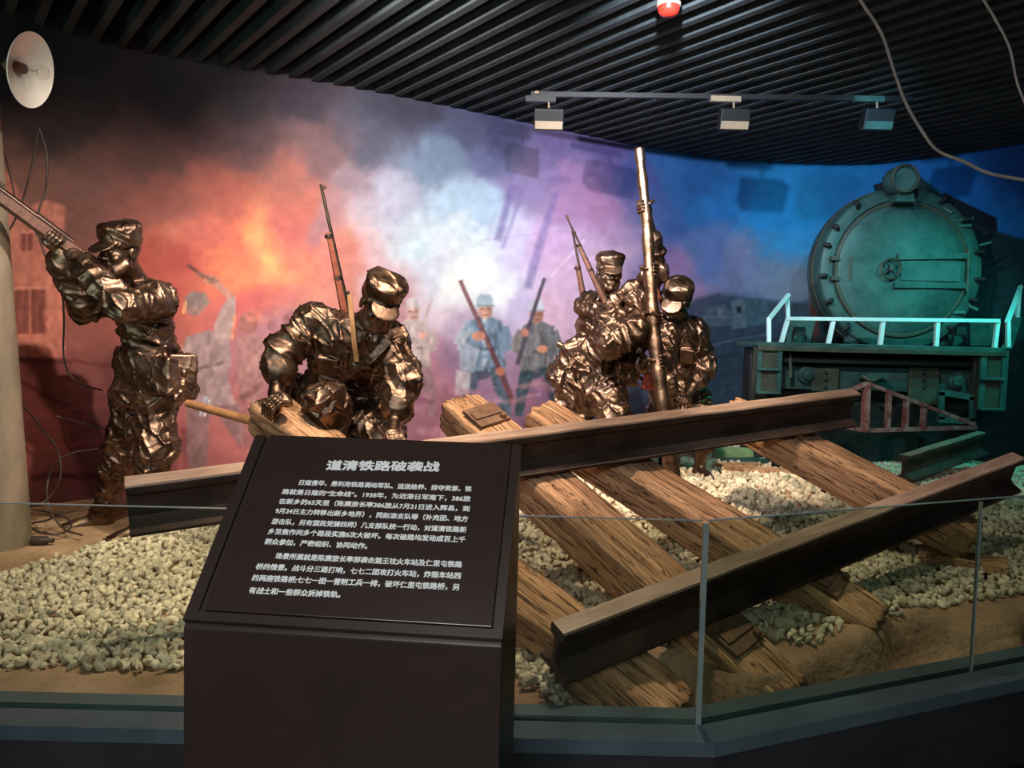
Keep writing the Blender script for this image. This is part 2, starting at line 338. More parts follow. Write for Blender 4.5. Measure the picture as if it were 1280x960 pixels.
# the painting, laid out in the painter's own grid (QX, QY)
ctl = [(-200,100,52,44,46),(-200,300,110,66,58),(-200,550,104,54,48),(-100,640,96,52,46),
(60,60,40,40,44),(100,150,66,50,50),(60,240,130,84,72),(110,260,125,78,68),(200,110,62,52,56),(200,200,112,74,70),(180,160,92,66,64),(300,110,72,60,66),(300,160,100,72,76),(390,130,72,62,74),
(400,200,122,88,92),(200,260,160,88,78),(235,300,216,112,90),(300,290,238,128,84),(330,325,250,160,92),(290,340,244,136,82),(380,320,240,126,90),(210,350,190,84,70),(260,240,180,92,78),(360,260,196,104,88),(420,270,168,118,118),(430,340,205,120,104),(300,385,190,90,86),
(480,170,84,84,104),(450,230,140,116,128),(500,250,168,168,190),(540,210,112,132,160),(500,140,64,62,80),(560,160,80,84,116),(590,260,170,196,222),(520,300,196,216,228),(545,330,208,212,230),(590,330,252,255,255),(620,350,240,242,250),(590,300,222,234,244),(640,300,208,200,232),
(480,330,200,168,176),(480,400,182,132,140),(540,400,216,196,212),(600,420,196,176,204),(640,230,140,124,170),(600,190,104,108,150),(620,150,70,70,108),(700,180,106,94,144),(700,240,172,130,176),(690,300,205,168,210),(740,250,176,126,172),(760,200,96,84,142),(690,400,220,178,202),(720,340,214,176,208),(650,380,205,190,225),
(700,470,190,140,170),(800,230,70,82,146),(840,220,48,100,168),(850,280,56,92,156),(850,340,146,116,168),(880,370,150,120,160),(900,250,34,108,180),(900,320,84,108,164),(960,270,30,128,196),(950,340,110,120,158),(990,360,110,128,150),(1000,260,28,132,196),(1060,230,28,122,190),(1000,310,46,138,196),(1150,215,26,108,184),(1230,240,24,106,186),(1270,290,26,112,190),(1100,240,28,118,188),
(880,215,36,88,154),(1280,200,18,70,140),(1350,300,16,60,110),(1400,500,12,30,40),(1280,420,14,36,44),(1400,200,14,56,110),(1260,480,10,26,32),
(100,420,150,80,70),(120,470,128,66,60),(60,500,134,66,60),(60,560,120,54,50),(130,560,104,48,48),(100,620,100,46,46),(180,600,124,58,58),(240,470,170,92,92),(280,540,168,92,90),(260,590,150,78,78),(330,480,150,90,100),(330,440,160,104,112),(400,470,160,112,116),
(500,500,164,112,126),(560,540,158,104,122),(530,470,186,128,148),(600,480,150,118,150),(620,520,148,104,126),(660,500,120,90,120),(680,520,110,70,100),(560,600,132,88,104),
(880,420,46,62,82),(930,410,40,60,80),(930,460,26,40,52),(900,500,24,42,52),(940,520,18,36,44),(990,420,34,54,66),(860,460,34,50,64),(990,500,14,30,36),(1060,600,10,24,28),(800,430,110,90,120),(800,520,50,50,66),(740,440,150,120,150)]
ctl = np.array(ctl, float)  # upper-left dimming and blue lamp tint are partly mixed into these colours
nzp = np.stack([QX / 62, QY / 62, QX * 0], -1)
wrx = (fbm(nzp, 5, 1) - 0.5) * 90; wry = (fbm(nzp + 40, 5, 2) - 0.5) * 90
ax = (QX + wrx).astype(np.float32); ay = (QY + wry).astype(np.float32)
num = np.zeros((NV, NU, 3), np.float32); den = np.zeros((NV, NU), np.float32) + 1e-9
for (x, y, r, g, b) in ctl:
    d2 = ((ax - x) ** 2 + (ay - y) ** 2) / 900.0
    wt = 1.0 / (0.35 + d2) ** 2.2
    num += wt[..., None] * np.array([r, g, b], np.float32); den += wt
PC = num / den[..., None]
# brush texture
PC *= (1 + 0.16 * (fbm(np.stack([QX / 9, QY / 9, QX * 0], -1), 3, 9) - 0.5))[..., None]
sm = sstep(0.45, 0.8, fbm(np.stack([QX / 40, QY / 40, QX * 0 + 3], -1), 5, 14))
fire = np.exp(-(((QX - 315) / 90) ** 2 + ((QY - 320) / 55) ** 2))
PC = PC + (sm * fire)[..., None] * np.array([6, 26, 8]) - ((1 - sm) * fire)[..., None] * np.array([12, 22, 4])
def poly(pts, col, soft=2.0, op=1.0, wob=1.5, tex=0.12):
    global PC
    pts = np.array(pts, float); x0, y0 = pts.min(0) - 8; x1, y1 = pts.max(0) + 8
    m = (QX > x0) & (QX < x1) & (QY > y0) & (QY < y1) & (dep > 0.5)
    if not m.any(): return
    x = QX[m] + wrx[m] * wob / 30; y = QY[m] + wry[m] * wob / 30
    ins = np.zeros(x.shape, bool); dm = np.full(x.shape, 1e9)
    n = len(pts)
    for i in range(n):
        xa, ya = pts[i]; xb, yb = pts[(i + 1) % n]
        if ya != yb: ins ^= ((ya > y) != (yb > y)) & (x < (xb - xa) * (y - ya) / (yb - ya) + xa)
        L2 = (xb - xa) ** 2 + (yb - ya) ** 2 + 1e-9
        t = np.clip(((x - xa) * (xb - xa) + (y - ya) * (yb - ya)) / L2, 0, 1)
        dm = np.minimum(dm, np.hypot(x - xa - t * (xb - xa), y - ya - t * (yb - ya)))
    sd = np.where(ins, dm, -dm); a = np.clip(sd / soft + 0.5, 0, 1) * op
    c = np.array(col, float)[None] * (1 + tex * 2 * (vn(np.stack([x / 5, y / 7, x * 0], -1), 4) - 0.5))[:, None]
    PC[m] = PC[m] * (1 - a[:, None]) + c * a[:, None]
def line(x0, y0, x1, y1, w0, col, w1=None, **k):
    w1 = w1 or w0; L = math.hypot(x1 - x0, y1 - y0); nx_, ny_ = -(y1 - y0) / L, (x1 - x0) / L
    poly([(x0 + nx_ * w0 / 2, y0 + ny_ * w0 / 2), (x1 + nx_ * w1 / 2, y1 + ny_ * w1 / 2), (x1 - nx_ * w1 / 2, y1 - ny_ * w1 / 2), (x0 - nx_ * w0 / 2, y0 - ny_ * w0 / 2)], col, **k)
def disc(x, y, rx, ry, col, **k):
    poly([(x + rx * math.cos(a * math.pi / 8), y + ry * math.sin(a * math.pi / 8)) for a in range(16)], col, **k)
# station house at the left
poly([(-60,190),(8,214),(36,258),(60,250),(82,258),(80,448),(-60,450)], (206,118,96), soft=4, op=0.85)
poly([(-60,190),(8,214),(36,258),(-60,240)], (186,100,84), soft=4, op=0.6)
line(38, 262, 40, 446, 3, (168,88,74), op=0.6); line(8, 300, 82, 306, 3, (176,94,80), op=0.6); line(8, 355, 82, 360, 3, (176,94,80), op=0.6)
line(8, 432, 82, 436, 6, (216,132,108), op=0.6); line(62, 262, 64, 440, 4, (216,132,110), op=0.5)
for (x, y, w_, h_) in ((27, 292, 14, 22), (19, 362, 17, 56), (40, 362, 17, 56)):
    poly([(x, y), (x + w_, y), (x + w_, y + h_), (x, y + h_)], (120,58,50), op=0.85); line(x + w_ / 2, y, x + w_ / 2, y + h_, 2, (190,108,88), op=0.7)
    poly([(x - 3, y - 4), (x + w_ + 3, y - 4), (x + w_ + 3, y), (x - 3, y)], (220,138,112), op=0.6)
for (a, b, c, d_, col, wd) in ((20,450,90,456,(84,34,34),5),(90,452,210,468,(96,40,40),4),(10,470,100,520,(92,30,34),5),(30,520,160,505,(146,66,60),6),(60,560,230,540,(140,60,60),7),(40,600,210,590,(70,24,30),8),(150,640,300,600,(96,40,46),8),(220,520,330,560,(170,90,84),6),(60,480,180,500,(150,74,66),5),(240,600,420,570,(120,48,56),10),(110,530,200,560,(66,24,30),6)):
    line(a, b, c, d_, wd, col, soft=4, op=0.7, wob=5)
# back view officer with raised pistol, and the men beside him
disc(310, 405, 12, 15, (150,92,84)); disc(316, 395, 11, 8, (196,110,92), op=0.6)
poly([(296,425),(318,416),(334,430),(336,470),(322,505),(300,500),(296,455)], (150,104,102), op=0.9)
line(300, 500, 312, 560, 16, (140,86,86), op=0.8); line(322, 450, 300, 474, 10, (162,116,110), op=0.8)
line(330, 480, 300, 500, 8, (120,70,70), op=0.8)
disc(347, 425, 10, 12, (150,90,92), op=0.6); disc(405, 398, 9, 10, (150,92,100), op=0.5); disc(385, 392, 7, 8, (140,84,90), op=0.5); disc(362, 396, 7, 8, (140,84,90), op=0.5)
for k in range(16): disc(330 + 9 * k, 400 + 9 * math.sin(k * 2.1), 5, 6, (128,74,80) if k % 2 else (178,112,110), op=0.55)
poly([(232,420),(262,412),(286,424),(290,452),(284,470),(292,500),(300,512),(262,520),(236,512),(232,490),(226,470),(228,440)], (150,122,122))
poly([(268,408),(276,386),(288,366),(294,372),(294,392),(288,424),(270,424)], (164,134,130))
line(288, 372, 268, 352, 9, (176,122,104)); disc(262, 350, 7, 5, (196,130,104)); line(256, 348, 234, 332, 4, (96,62,56))
poly([(228,436),(238,424),(242,462),(240,486),(244,494),(232,500),(226,470)], (166,138,136))
disc(243, 380, 14, 15, (150,112,104)); poly([(232,372),(240,364),(256,366),(262,378),(258,384),(234,384)], (136,112,108))
line(232, 376, 230, 392, 3, (255,176,84), op=0.8); line(226, 430, 224, 480, 3, (240,146,100), op=0.7); line(294, 392, 290, 424, 2, (255,170,90), op=0.6)
line(238, 462, 286, 452, 4, (112,86,86)); line(262, 414, 264, 454, 1.5, (122,96,96), op=0.7); line(248, 430, 246, 452, 1.5, (122,96,96), op=0.7)
poly([(234,510),(262,512),(260,560),(256,600),(240,602),(232,560)], (132,96,96)); poly([(266,508),(300,506),(304,540),(300,560),(286,540)], (126,92,94), op=0.9)
line(258, 496, 250, 520, 5, (170,176,196), w1=3); line(262,500,256,520,2,(236,240,250),op=0.8); line(222, 498, 226, 600, 3, (214,110,100), op=0.5)
# three militiamen walking out of the smoke
def man(x, y, s, cap, face, coat, leg, coat2, op, hat=0):
    X = lambda u: x + u * s; Y = lambda v: y + v * s
    def pp(l, c, **k): poly([(X(a), Y(b)) for a, b in l], c, op=op, **k)
    def ll(a, b, c, d_, w_, col, w1=None, **k): line(X(a), Y(b), X(c), Y(d_), w_ * s, col, (w1 or w_) * s, op=op, **k)
    ll(-10, 60, -18, 92, 17, leg, 14); ll(-18, 90, -22, 122, 13, leg, 9); ll(10, 60, 22, 90, 17, leg, 13); ll(22, 88, 24, 124, 13, leg, 9)
    poly([(X(-16), Y(62)), (X(14), Y(62)), (X(4), Y(76)), (X(-6), Y(78))], tuple(0.82 * v for v in leg), op=op * 0.8)
    pp([(-16,14),(-6,8),(6,8),(18,14),(24,30),(20,46),(22,66),(4,62),(-2,68),(-20,68),(-18,44),(-24,30)], coat)
    pp([(-3,10),(2,10),(3,60),(-3,64)], coat2); ll(-18, 45, 20, 43, 4, tuple(0.7 * v for v in coat))
    ll(-18, 20, -28, 40, 11, coat2, 10); ll(-28, 40, -8, 48, 10, coat2, 8); ll(20, 20, 28, 40, 11, coat, 10); ll(28, 40, 12, 50, 10, coat, 8)
    ll(-14, 30, -8, 60, 2, tuple(0.75 * v for v in coat)); ll(12, 22, 10, 60, 2, tuple(0.75 * v for v in coat)); pp([(4,26),(14,25),(13,36),(4,36)], tuple(0.86 * v for v in coat)); pp([(-15,26),(-6,26),(-6,36),(-14,36)], tuple(0.86 * v for v in coat2))
    for k in range(46):
        lx, ly = random.gauss(0, 11), random.uniform(12, 64); lx = max(-20, min(20, lx)); sh = 1.16 - 0.009 * (lx + 20) + random.uniform(-.12, .12)
        an_ = random.gauss(1.35, .5); ln_ = random.uniform(4, 11); ll(lx, ly, lx + ln_ * math.cos(an_) * .6, ly + ln_ * math.sin(an_), random.uniform(1.5, 3.5), tuple(min(240, sh * v) for v in coat), soft=2.2)
    for k in range(24):
        t_ = random.random(); sh = random.uniform(.8, 1.25); sd = random.choice((-1, 1)); ll(sd * (11 + 9 * t_) + random.uniform(-5, 5), 66 + 46 * t_, sd * (13 + 9 * t_) + random.uniform(-5, 5), 74 + 46 * t_, 3, tuple(sh * v for v in leg), soft=2.2)
    disc(X(0), Y(0), 8 * s, 11 * s, face, op=op); poly([(X(1), Y(-10)), (X(8), Y(-6)), (X(8), Y(6)), (X(3), Y(11))], tuple(.78 * v for v in face), op=op * .7, soft=3)
    pp([(-6,-1),(-1,-1),(-1,1),(-6,1)], tuple(0.62 * v for v in face), soft=1.5); pp([(2,-1),(7,-1),(7,1),(2,1)], tuple(0.62 * v for v in face), soft=1.5); pp([(-3,6),(4,6),(3,7.5),(-2,7.5)], tuple(0.6 * v for v in face), soft=1.5); pp([(0,0),(2,4),(-1,4)], tuple(0.8 * v for v in face), soft=1.5)
    if hat: pp([(-14,-4),(-8,-7),(-8,-14),(0,-17),(8,-14),(9,-7),(14,-3),(8,-4),(-8,-4)], cap)
    else: pp([(-9,-4),(-9,-12),(-5,-17),(6,-17),(9,-12),(9,-4)], cap); pp([(-10,-5),(10,-5),(11,-3),(-8,-2)], tuple(0.8 * v for v in cap))
man(516, 390, 1.06, (190,184,188), (222,176,164), (198,180,178), (150,118,122), (214,202,200), 0.85, 1)
line(541, 372, 516, 442, 3, (196,170,172), op=0.9); disc(528, 420, 5, 4, (220,160,146))
man(606, 386, 1.14, (176,196,210), (226,172,150), (124,146,170), (84,96,116), (188,198,212), 0.95)
poly([(576,430),(600,436),(592,466),(574,462)], (170,180,200), op=0.9); poly([(570,462),(588,466),(586,492),(568,494)], (210,204,214), op=0.8)
line(576, 350, 641, 502, 4.5, (104,66,72), 7); line(577, 352, 612, 436, 2, (180,130,130), op=0.7); disc(598, 420, 8, 6, (214,150,128)); disc(625, 464, 6, 5, (190,122,100))
man(671, 393, 1.04, (198,200,210), (190,132,112), (112,112,116), (56,74,84), (136,128,126), 0.95)
line(681, 348, 646, 456, 4, (88,78,92), 6); disc(656, 416, 5, 5, (196,132,110)); disc(678, 436, 7, 5, (206,140,118))
for k in range(60):
    bx_, by_ = random.uniform(232, 290), random.uniform(424, 500); line(bx_, by_, bx_ + random.uniform(-6, 10), by_ + random.uniform(5, 14), random.uniform(2, 4), random.choice([(170,140,138), (132,104,106), (150,120,120), (182,150,142)]), soft=2.5, op=.5)
for k in range(30):
    bx_, by_ = random.uniform(298, 334), random.uniform(424, 500); line(bx_, by_, bx_ + random.uniform(-6, 10), by_ + random.uniform(5, 14), random.uniform(2, 4), random.choice([(170,120,112), (126,84,86), (150,104,102)]), soft=2.5, op=.5)
poly([(258,348),(268,346),(274,352),(268,356),(260,355)], (150,104,90)); line(246, 342, 268, 352, 4, (140,96,86))
line(640, 232, 622, 300, 8, (118,104,160), 9, op=0.6, soft=5); line(694, 240, 660, 360, 9, (124,112,164), 10, op=0.6, soft=5); line(655, 232, 628, 310, 5, (128,112,166), op=0.4, soft=4)
line(600, 300, 720, 286, 1.5, (170,150,190), op=0.4); line(690, 345, 730, 300, 3, (240,214,232), op=0.5, soft=4)
for k in range(26):
    a = random.uniform(490, 700); b = random.uniform(470, 600); line(a, b, a + random.uniform(20, 60), b + random.uniform(-8, 12), random.uniform(3, 8), random.choice([(196,140,160), (112,64,92), (170,110,130), (206,150,160)]), soft=5, op=0.5, wob=6)
# dusk horizon with goods wagons at the right
poly([(840,392),(872,372),(900,366),(925,374),(1010,378),(1010,560),(840,560)], (40,56,74), soft=6, op=0.8, wob=4)
poly([(880,388),(905,380),(915,392),(915,408),(880,408)], (62,78,92)); poly([(897,386),(905,386),(905,396),(897,396)], (92,106,112), op=0.8)
poly([(914,377),(932,373),(934,410),(916,412)], (74,92,104)); poly([(921,384),(927,384),(927,392),(921,392)], (22,32,42))
poly([(933,374),(958,374),(962,382),(962,406),(934,408)], (52,78,92)); poly([(962,378),(1010,380),(1010,404),(964,404)], (44,68,82), op=0.9)
line(868, 396, 918, 398, 2, (92,108,124), op=0.7); line(886, 432, 960, 418, 2, (76,94,108), op=0.7); line(880, 462, 950, 458, 2, (52,70,82), op=0.6); line(900, 488, 930, 482, 5, (50,74,86), op=0.6, soft=3)
for k in range(14):
    a = random.uniform(860, 960); b = random.uniform(430, 520); line(a, b, a + random.uniform(10, 40), b + random.uniform(-6, 4), random.uniform(2, 5), random.choice([(46,64,78), (18,30,40), (38,60,70)]), soft=4, op=0.6, wob=4)
# dark body of the locomotive painted behind the smokebox
poly([(1098,246),(1104,222),(1120,212),(1150,220),(1182,246),(1182,262),(1245,278),(1246,290),(1290,304),(1420,330),(1440,620),(980,620),(1000,560),(1010,470),(1016,330),(1060,270)], (20,46,50), soft=3, op=0.96)
poly([(1180,240),(1246,272),(1246,292),(1184,266)], (12,26,34), soft=2); poly([(1012,350),(1020,330),(1024,420),(1018,428),(1012,400)], (96,52,46), soft=4, op=0.8)
poly([(1240,290),(1420,330),(1420,440),(1246,440)], (22,58,64), soft=6, op=0.8)
poly([(960,425),(1300,425),(1500,470),(1500,700),(930,640),(945,470)], (8,16,20), soft=14, op=0.9)  # shade under the deck painted onto the wall as near black
gy_ = PC.mean(-1, keepdims=True); kk = (0.14 * (1 - sstep(420, 560, QX)))[..., None]; PC = PC * (1 - kk) + gy_ * kk * 1.06
PC = np.clip(PC, 4, 255)
f = PC / 255.0; LINC = np.where(f <= 0.04045, f / 12.92, ((f + 0.055) / 1.055) ** 2.4) * 0.80
I = np.arange(NU * NV).reshape(NV, NU)
fs = np.stack([I[:-1, :-1], I[:-1, 1:], I[1:, 1:], I[1:, :-1]], -1).reshape(-1, 4)
me = D.meshes.new('wall_back'); me.vertices.add(NU * NV); me.vertices.foreach_set('co', V.reshape(-1).astype(np.float32))
me.loops.add(len(fs) * 4); me.loops.foreach_set('vertex_index', fs.reshape(-1).astype(np.int32))
me.polygons.add(len(fs)); me.polygons.foreach_set('loop_start', np.arange(0, len(fs) * 4, 4, dtype=np.int32)); me.update()
at = me.color_attributes.new('paint', 'FLOAT_COLOR', 'POINT')
at.data.foreach_set('color', np.concatenate([LINC.reshape(-1, 3), np.ones((NU * NV, 1))], 1).reshape(-1).astype(np.float32))
m = D.materials.new('mural_paint'); m.use_nodes = True; N = m.node_tree.nodes; L = m.node_tree.links; b = N['Principled BSDF']
an = N.new('ShaderNodeVertexColor'); an.layer_name = 'paint'; L.new(an.outputs[0], b.inputs['Base Color']); b.inputs['Roughness'].default_value = 0.8; b.inputs['Specular IOR Level'].default_value = 0.2
me.materials.append(m); me.polygons.foreach_set('use_smooth', [True] * len(me.polygons))
wb = D.objects.new('wall_back', me); COL.objects.link(wb); wb['kind'] = 'structure'; wb['label'] = 'curved wall painted with a battle scene of smoke, fire and soldiers'
# rest of the room
part('wall_left', MB().box((-4.45, -1.6, 1.85), (0.1, 8.0, 3.8)), M['dark_wall'], kind='structure')
part('wall_right', MB().box((6.2, -1.0, 1.85), (0.1, 8.4, 3.8)), M['dark_wall'], kind='structure')
part('wall_front', MB().box((0.9, -5.4, 1.85), (10.6, 0.1, 3.8)), M['dark_wall'], kind='structure')
# ceiling with slats
ceil = part('ceiling', MB().box((0.9, 1.6, 3.78), (11.5, 14.2, 0.08)), M['black'], kind='structure')
dv = np.array([-0.78, 1.0]); dv /= np.linalg.norm(dv); nv_ = np.array([dv[1], -dv[0]])
bound = np.vstack([WALL, [[5.7, -1.0], [-3.9, -1.0]]])
k = 0; sm_cache = None
t0 = -4.6
while t0 < 9.5:
    o = nv_ * t0; hits = []
    for i in range(len(bound)):
        a = bound[i]; b_ = bound[(i + 1) % len(bound)]; e = b_ - a
        A = np.array([[dv[0], -e[0]], [dv[1], -e[1]]])
        if abs(np.linalg.det(A)) < 1e-9: continue
        q = np.linalg.solve(A, a - o)
        if 0 <= q[1] < 1: hits.append(q[0])
    if len(hits) >= 2:
        a = o + dv * (min(hits) + 0.03); b_ = o + dv * (max(hits) - 0.03)
        if np.linalg.norm(b_ - a) > 0.3:
            mb = MB().bar((*a, H + 0.045), (*b_, H + 0.045), 0.05, 0.09)
            part('slat', mb, M['slat'], ceil)
    t0 += 0.158
# light track and floodlights
tr = part('light_track', MB().bar(P(664, 118, 5.72), P(1140, 124, 5.72), 0.035, 0.035), M['fixture_dark'], label='long thin black lighting track below the slatted ceiling', cat='track')
def flood(px, D_, mat2, label, ymid=122, ad=None):
    c = P(px, ymid + 27, D_ - 0.02); t = P(px, ymid, D_)
    o = thing('floodlight', label, 'floodlight', (c[0], c[1], c[2] - 0.07), 'floodlights on the ceiling track')
    rx = Matrix.Rotation(R(22), 3, 'X'); rx = np.array(rx)
    b1 = part('housing', MB().box(c, (0.215, 0.10, 0.15), rx), M['fixture_dark'], o); bevel(b1, 0.008)
    part('face', MB().box(c + rx @ np.array([0, -0.053, -0.035]), (0.20, 0.008, 0.055), rx), mat2, o)
    part('stem', MB().tube([t, c + np.array([0, 0, 0.06])], 0.008, 8), M['fixture_grey'], o)
    part('adapter', MB().box(t + np.array([-0.06, 0, -0.015]), (0.22, 0.045, 0.04)), ad or mat2, o)
flood(686, 5.7, M['fixture_grey'], 'leftmost small floodlight on the ceiling track, beige face', ad=M['fixture_dark'])
flood(917, 5.7, M['fixture_grey'], 'middle floodlight on the ceiling track with beige adapter and face')
flood(1096, 5.7, M['train'], 'rightmost floodlight on the ceiling track, teal-lit, above the locomotive')  # teal light is put into the face and adapter colour
part('end_cap', MB().box(P(671, 116, 5.70), (0.03, 0.03, 0.018)), M['fixture_grey'], tr)
# smoke alarm
c = P(836, 8, 4.35); c[2] = H - 0.0
o = thing('smoke_alarm', 'small round ceiling alarm with white base and red dome', 'alarm', (c[0], c[1], c[2] - 0.1))
part('alarm_base', MB().lathe(c, (0, 0, -1), [(-0.03, 0.0), (-0.03, 0.064), (0.012, 0.068), (0.016, 0.064), (0.016, 0)], 28), M['alarm_white'], o, smooth=40)
part('dome', MB().lathe(c, (0, 0, -1), [(0.016, 0.062), (0.035, 0.060), (0.055, 0.050), (0.066, 0.028), (0.068, 0.0)], 28), M['alarm_red'], o, smooth=60)
# ------------------------------------------------------------------ glass panes
def pane(a, b_, z0, z1, mat, name):
    a = np.array(a); b_ = np.array(b_); mid = (a + b_) / 2
    o = thing(name, None, None, (mid[0], mid[1], z0), kind='structure')
    part('pane', MB().bar((*a, (z0 + z1) / 2), (*b_, (z0 + z1) / 2), 0.010, z1 - z0), mat, o)
    part('top_edge', MB().bar((*a, z1 + 0.0015), (*b_, z1 + 0.0015), 0.011, 0.003), M['glass_edge'], o)
    return o
GT = 0.998
c0 = np.array([CX, CY])
p1 = c0 + rd * 1.235
pane((LX, CY), (CX - 0.012, CY), 0.335, GT, M['glass'], 'window_1')
pane(tuple(c0 + rd * 0.012), tuple(p1 - rd * 0.006), 0.335, GT, M['glass_tint'], 'window_2')
pane(tuple(p1 + rd * 0.006), tuple(c0 + rd * RL), 0.335, GT, M['glass_tint'], 'window_3')
part('trim_2', MB().box((CX, CY, 0.66), (0.017, 0.014, 0.66)), M['glass_edge'], kind='structure')
part('trim_3', MB().box((p1[0], p1[1], 0.66), (0.008, 0.012, 0.66)), M['glass_edge'], kind='structure')
for (x, y) in ((CX - 0.03, CY - 0.012), (CX + 0.035, CY + 0.004), (p1[0] - 0.03, p1[1] - 0.02)): pass
# ------------------------------------------------------------------ gravel
def ico():
    t = (1 + 5 ** 0.5) / 2
    v = np.array([(-1, t, 0), (1, t, 0), (-1, -t, 0), (1, -t, 0), (0, -1, t), (0, 1, t), (0, -1, -t), (0, 1, -t), (t, 0, -1), (t, 0, 1), (-t, 0, -1), (-t, 0, 1)], float)
    f = np.array([(0, 11, 5), (0, 5, 1), (0, 1, 7), (0, 7, 10), (0, 10, 11), (1, 5, 9), (5, 11, 4), (11, 10, 2), (10, 7, 6), (7, 1, 8), (3, 9, 4), (3, 4, 2), (3, 2, 6), (3, 6, 8), (3, 8, 9), (4, 9, 5), (2, 4, 11), (6, 2, 10), (8, 6, 7), (9, 8, 1)])
    return v / np.linalg.norm(v[0]), f
IV, IF = ico()
shapes = [IV * (1 + 0.34 * (rng.random((12, 1)) - 0.5) * 2) * rng.uniform([0.95, 0.65, 0.40], [1.4, 1.0, 0.62]) for _ in range(10)]
def rand_rot(n):
    q = rng.normal(size=(n, 4)); q /= np.linalg.norm(q, axis=1)[:, None]; a, b, c, d_ = q.T
    return np.stack([np.stack([1 - 2 * (c * c + d_ * d_), 2 * (b * c - a * d_), 2 * (b * d_ + a * c)], -1), np.stack([2 * (b * c + a * d_), 1 - 2 * (b * b + d_ * d_), 2 * (c * d_ - a * b)], -1), np.stack([2 * (b * d_ - a * c), 2 * (c * d_ + a * b), 1 - 2 * (b * b + c * c)], -1)], 1)
def gravel_mask(x, y):
    n = 0.10 * (fbm(np.stack([x * 2.2, y * 2.2, x * 0], -1), 3, 21) - 0.5) * 2
    # left: sand between the pole and the gravel, and a sand strip along the glass
    left_edge = -2.75 + (y - 3.0) * 0.62 + n
    front = np.where(x < 0.2, 2.60 + 0.05 * np.clip((-x), 0, 2) * 0.3, np.where(x < 0.45, 2.56, 2.94 + 0.27 * sstep(1.15, 1.75, x) + 0.4 * np.clip(x - 1.7, 0, 9)))
    front = np.where((x > 0.05) & (x < 0.30), 2.50, front)
    m = (x > left_edge) & (y > front + n * 0.6)
    return m & in_wall(x, y + 0.06)
cand = []
for (y0, y1, sp) in ((2.45, 3.5, 0.0285), (3.5, 4.6, 0.031), (4.6, 8.0, 0.040)):
    gx_ = np.arange(-2.9, 5.5, sp); gy_ = np.arange(y0, y1, sp); a, b = np.meshgrid(gx_, gy_); a = a.ravel() + rng.uniform(-sp, sp, a.size) * 0.55; b = b.ravel() + rng.uniform(-sp, sp, b.size) * 0.55
    k = gravel_mask(a, b) & (np.abs(a) < 0.78 * b + 0.25)
    # out of sight behind the locomotive and the sign
    k &= ~((a > 2.5) & (b > 6.6))
    cand.append(np.stack([a[k], b[k], np.full(k.sum(), sp)], 1))
cand = np.vstack(cand)
z = ground_h(cand[:, 0], cand[:, 1])
# heaps: stones climb where the gravel is thick
heap = 0.035 * fbm(np.stack([cand[:, 0] * 3, cand[:, 1] * 3, z * 0], -1), 3, 30) + rng.uniform(0, 0.014, len(z))
z = z + heap - 0.004
n = len(cand); rad = cand[:, 2] * rng.uniform(0.52, 0.86, n); rots = rand_rot(n); sid = rng.integers(0, 10, n)
c3 = np.stack([cand[:, 0], cand[:, 1], z], 1)
SH = np.stack(shapes)
# the 300 nearest in view stay single stones
dd = c3 - EYE; pdep = dd @ F_; ppx = 640 + FPX * (dd @ R_) / pdep; ppy = 480 - FPX * (dd @ U_) / pdep
vis = (ppx > 2) & (ppx < 1276) & (ppy < 955) & ~((ppx > 226) & (ppx < 626))
score = np.where(vis, rad / pdep, 0); order = np.argsort(-score)[:300]; single = np.zeros(n, bool); single[order] = True
rest = ~single
vv = np.einsum('nij,nkj->nki', rots, SH[sid]) * rad[:, None, None] + c3[:, None]
vr = vv[rest].reshape(-1, 3); fr_ = (IF[None] + (np.arange(rest.sum()) * 12)[:, None, None]).reshape(-1, 3)
me = D.meshes.new('gravel'); me.vertices.add(len(vr)); me.vertices.foreach_set('co', vr.reshape(-1).astype(np.float32))
me.loops.add(len(fr_) * 3); me.loops.foreach_set('vertex_index', fr_.reshape(-1).astype(np.int32))
me.polygons.add(len(fr_)); me.polygons.foreach_set('loop_start', np.arange(0, len(fr_) * 3, 3, dtype=np.int32)); me.update()
ca = me.color_attributes.new('tone', 'FLOAT_COLOR', 'POINT'); tone = np.repeat(rng.random(rest.sum()), 12)
ca.data.foreach_set('color', np.stack([tone, tone, tone, tone * 0 + 1], 1).reshape(-1).astype(np.float32))
gm = D.materials.new('gravel_mix'); gm.use_nodes = True; N = gm.node_tree.nodes; L = gm.node_tree.links; b = N['Principled BSDF']; b.inputs['Roughness'].default_value = 0.9; b.inputs['Specular IOR Level'].default_value = 0.2
an = N.new('ShaderNodeVertexColor'); an.layer_name = 'tone'; cr = N.new('ShaderNodeValToRGB'); L.new(an.outputs[0], cr.inputs[0])
cr.color_ramp.elements[0].color = (*lin((170, 160, 138)), 1); cr.color_ramp.elements[1].color = (*lin((238, 222, 192)), 1); L.new(cr.outputs[0], b.inputs['Base Color'])
me.materials.append(gm)
gv = D.objects.new('gravel', me); COL.objects.link(gv)
finish(gv, 'pale crushed stone gravel spread over the diorama ground', 'gravel', kind='stuff')
smesh = []
for q in range(10):
    for mt in ('gravel', 'gravel2'):
        m_ = D.meshes.new('stone'); m_.from_pydata(SH[q].tolist(), [], IF.tolist()); m_.materials.append(M[mt]); smesh.append(m_)
for i in order:
    o = D.objects.new('stone', smesh[int(sid[i]) * 2 + int(rng.integers(0, 2))]); COL.objects.link(o); o.parent = ground
    Rm = Matrix([[float(v) for v in row] for row in rots[i]]).to_4x4()
    o.matrix_local = Matrix.Translation(Vector(c3[i])) @ Rm @ Matrix.Scale(float(rad[i]), 4)
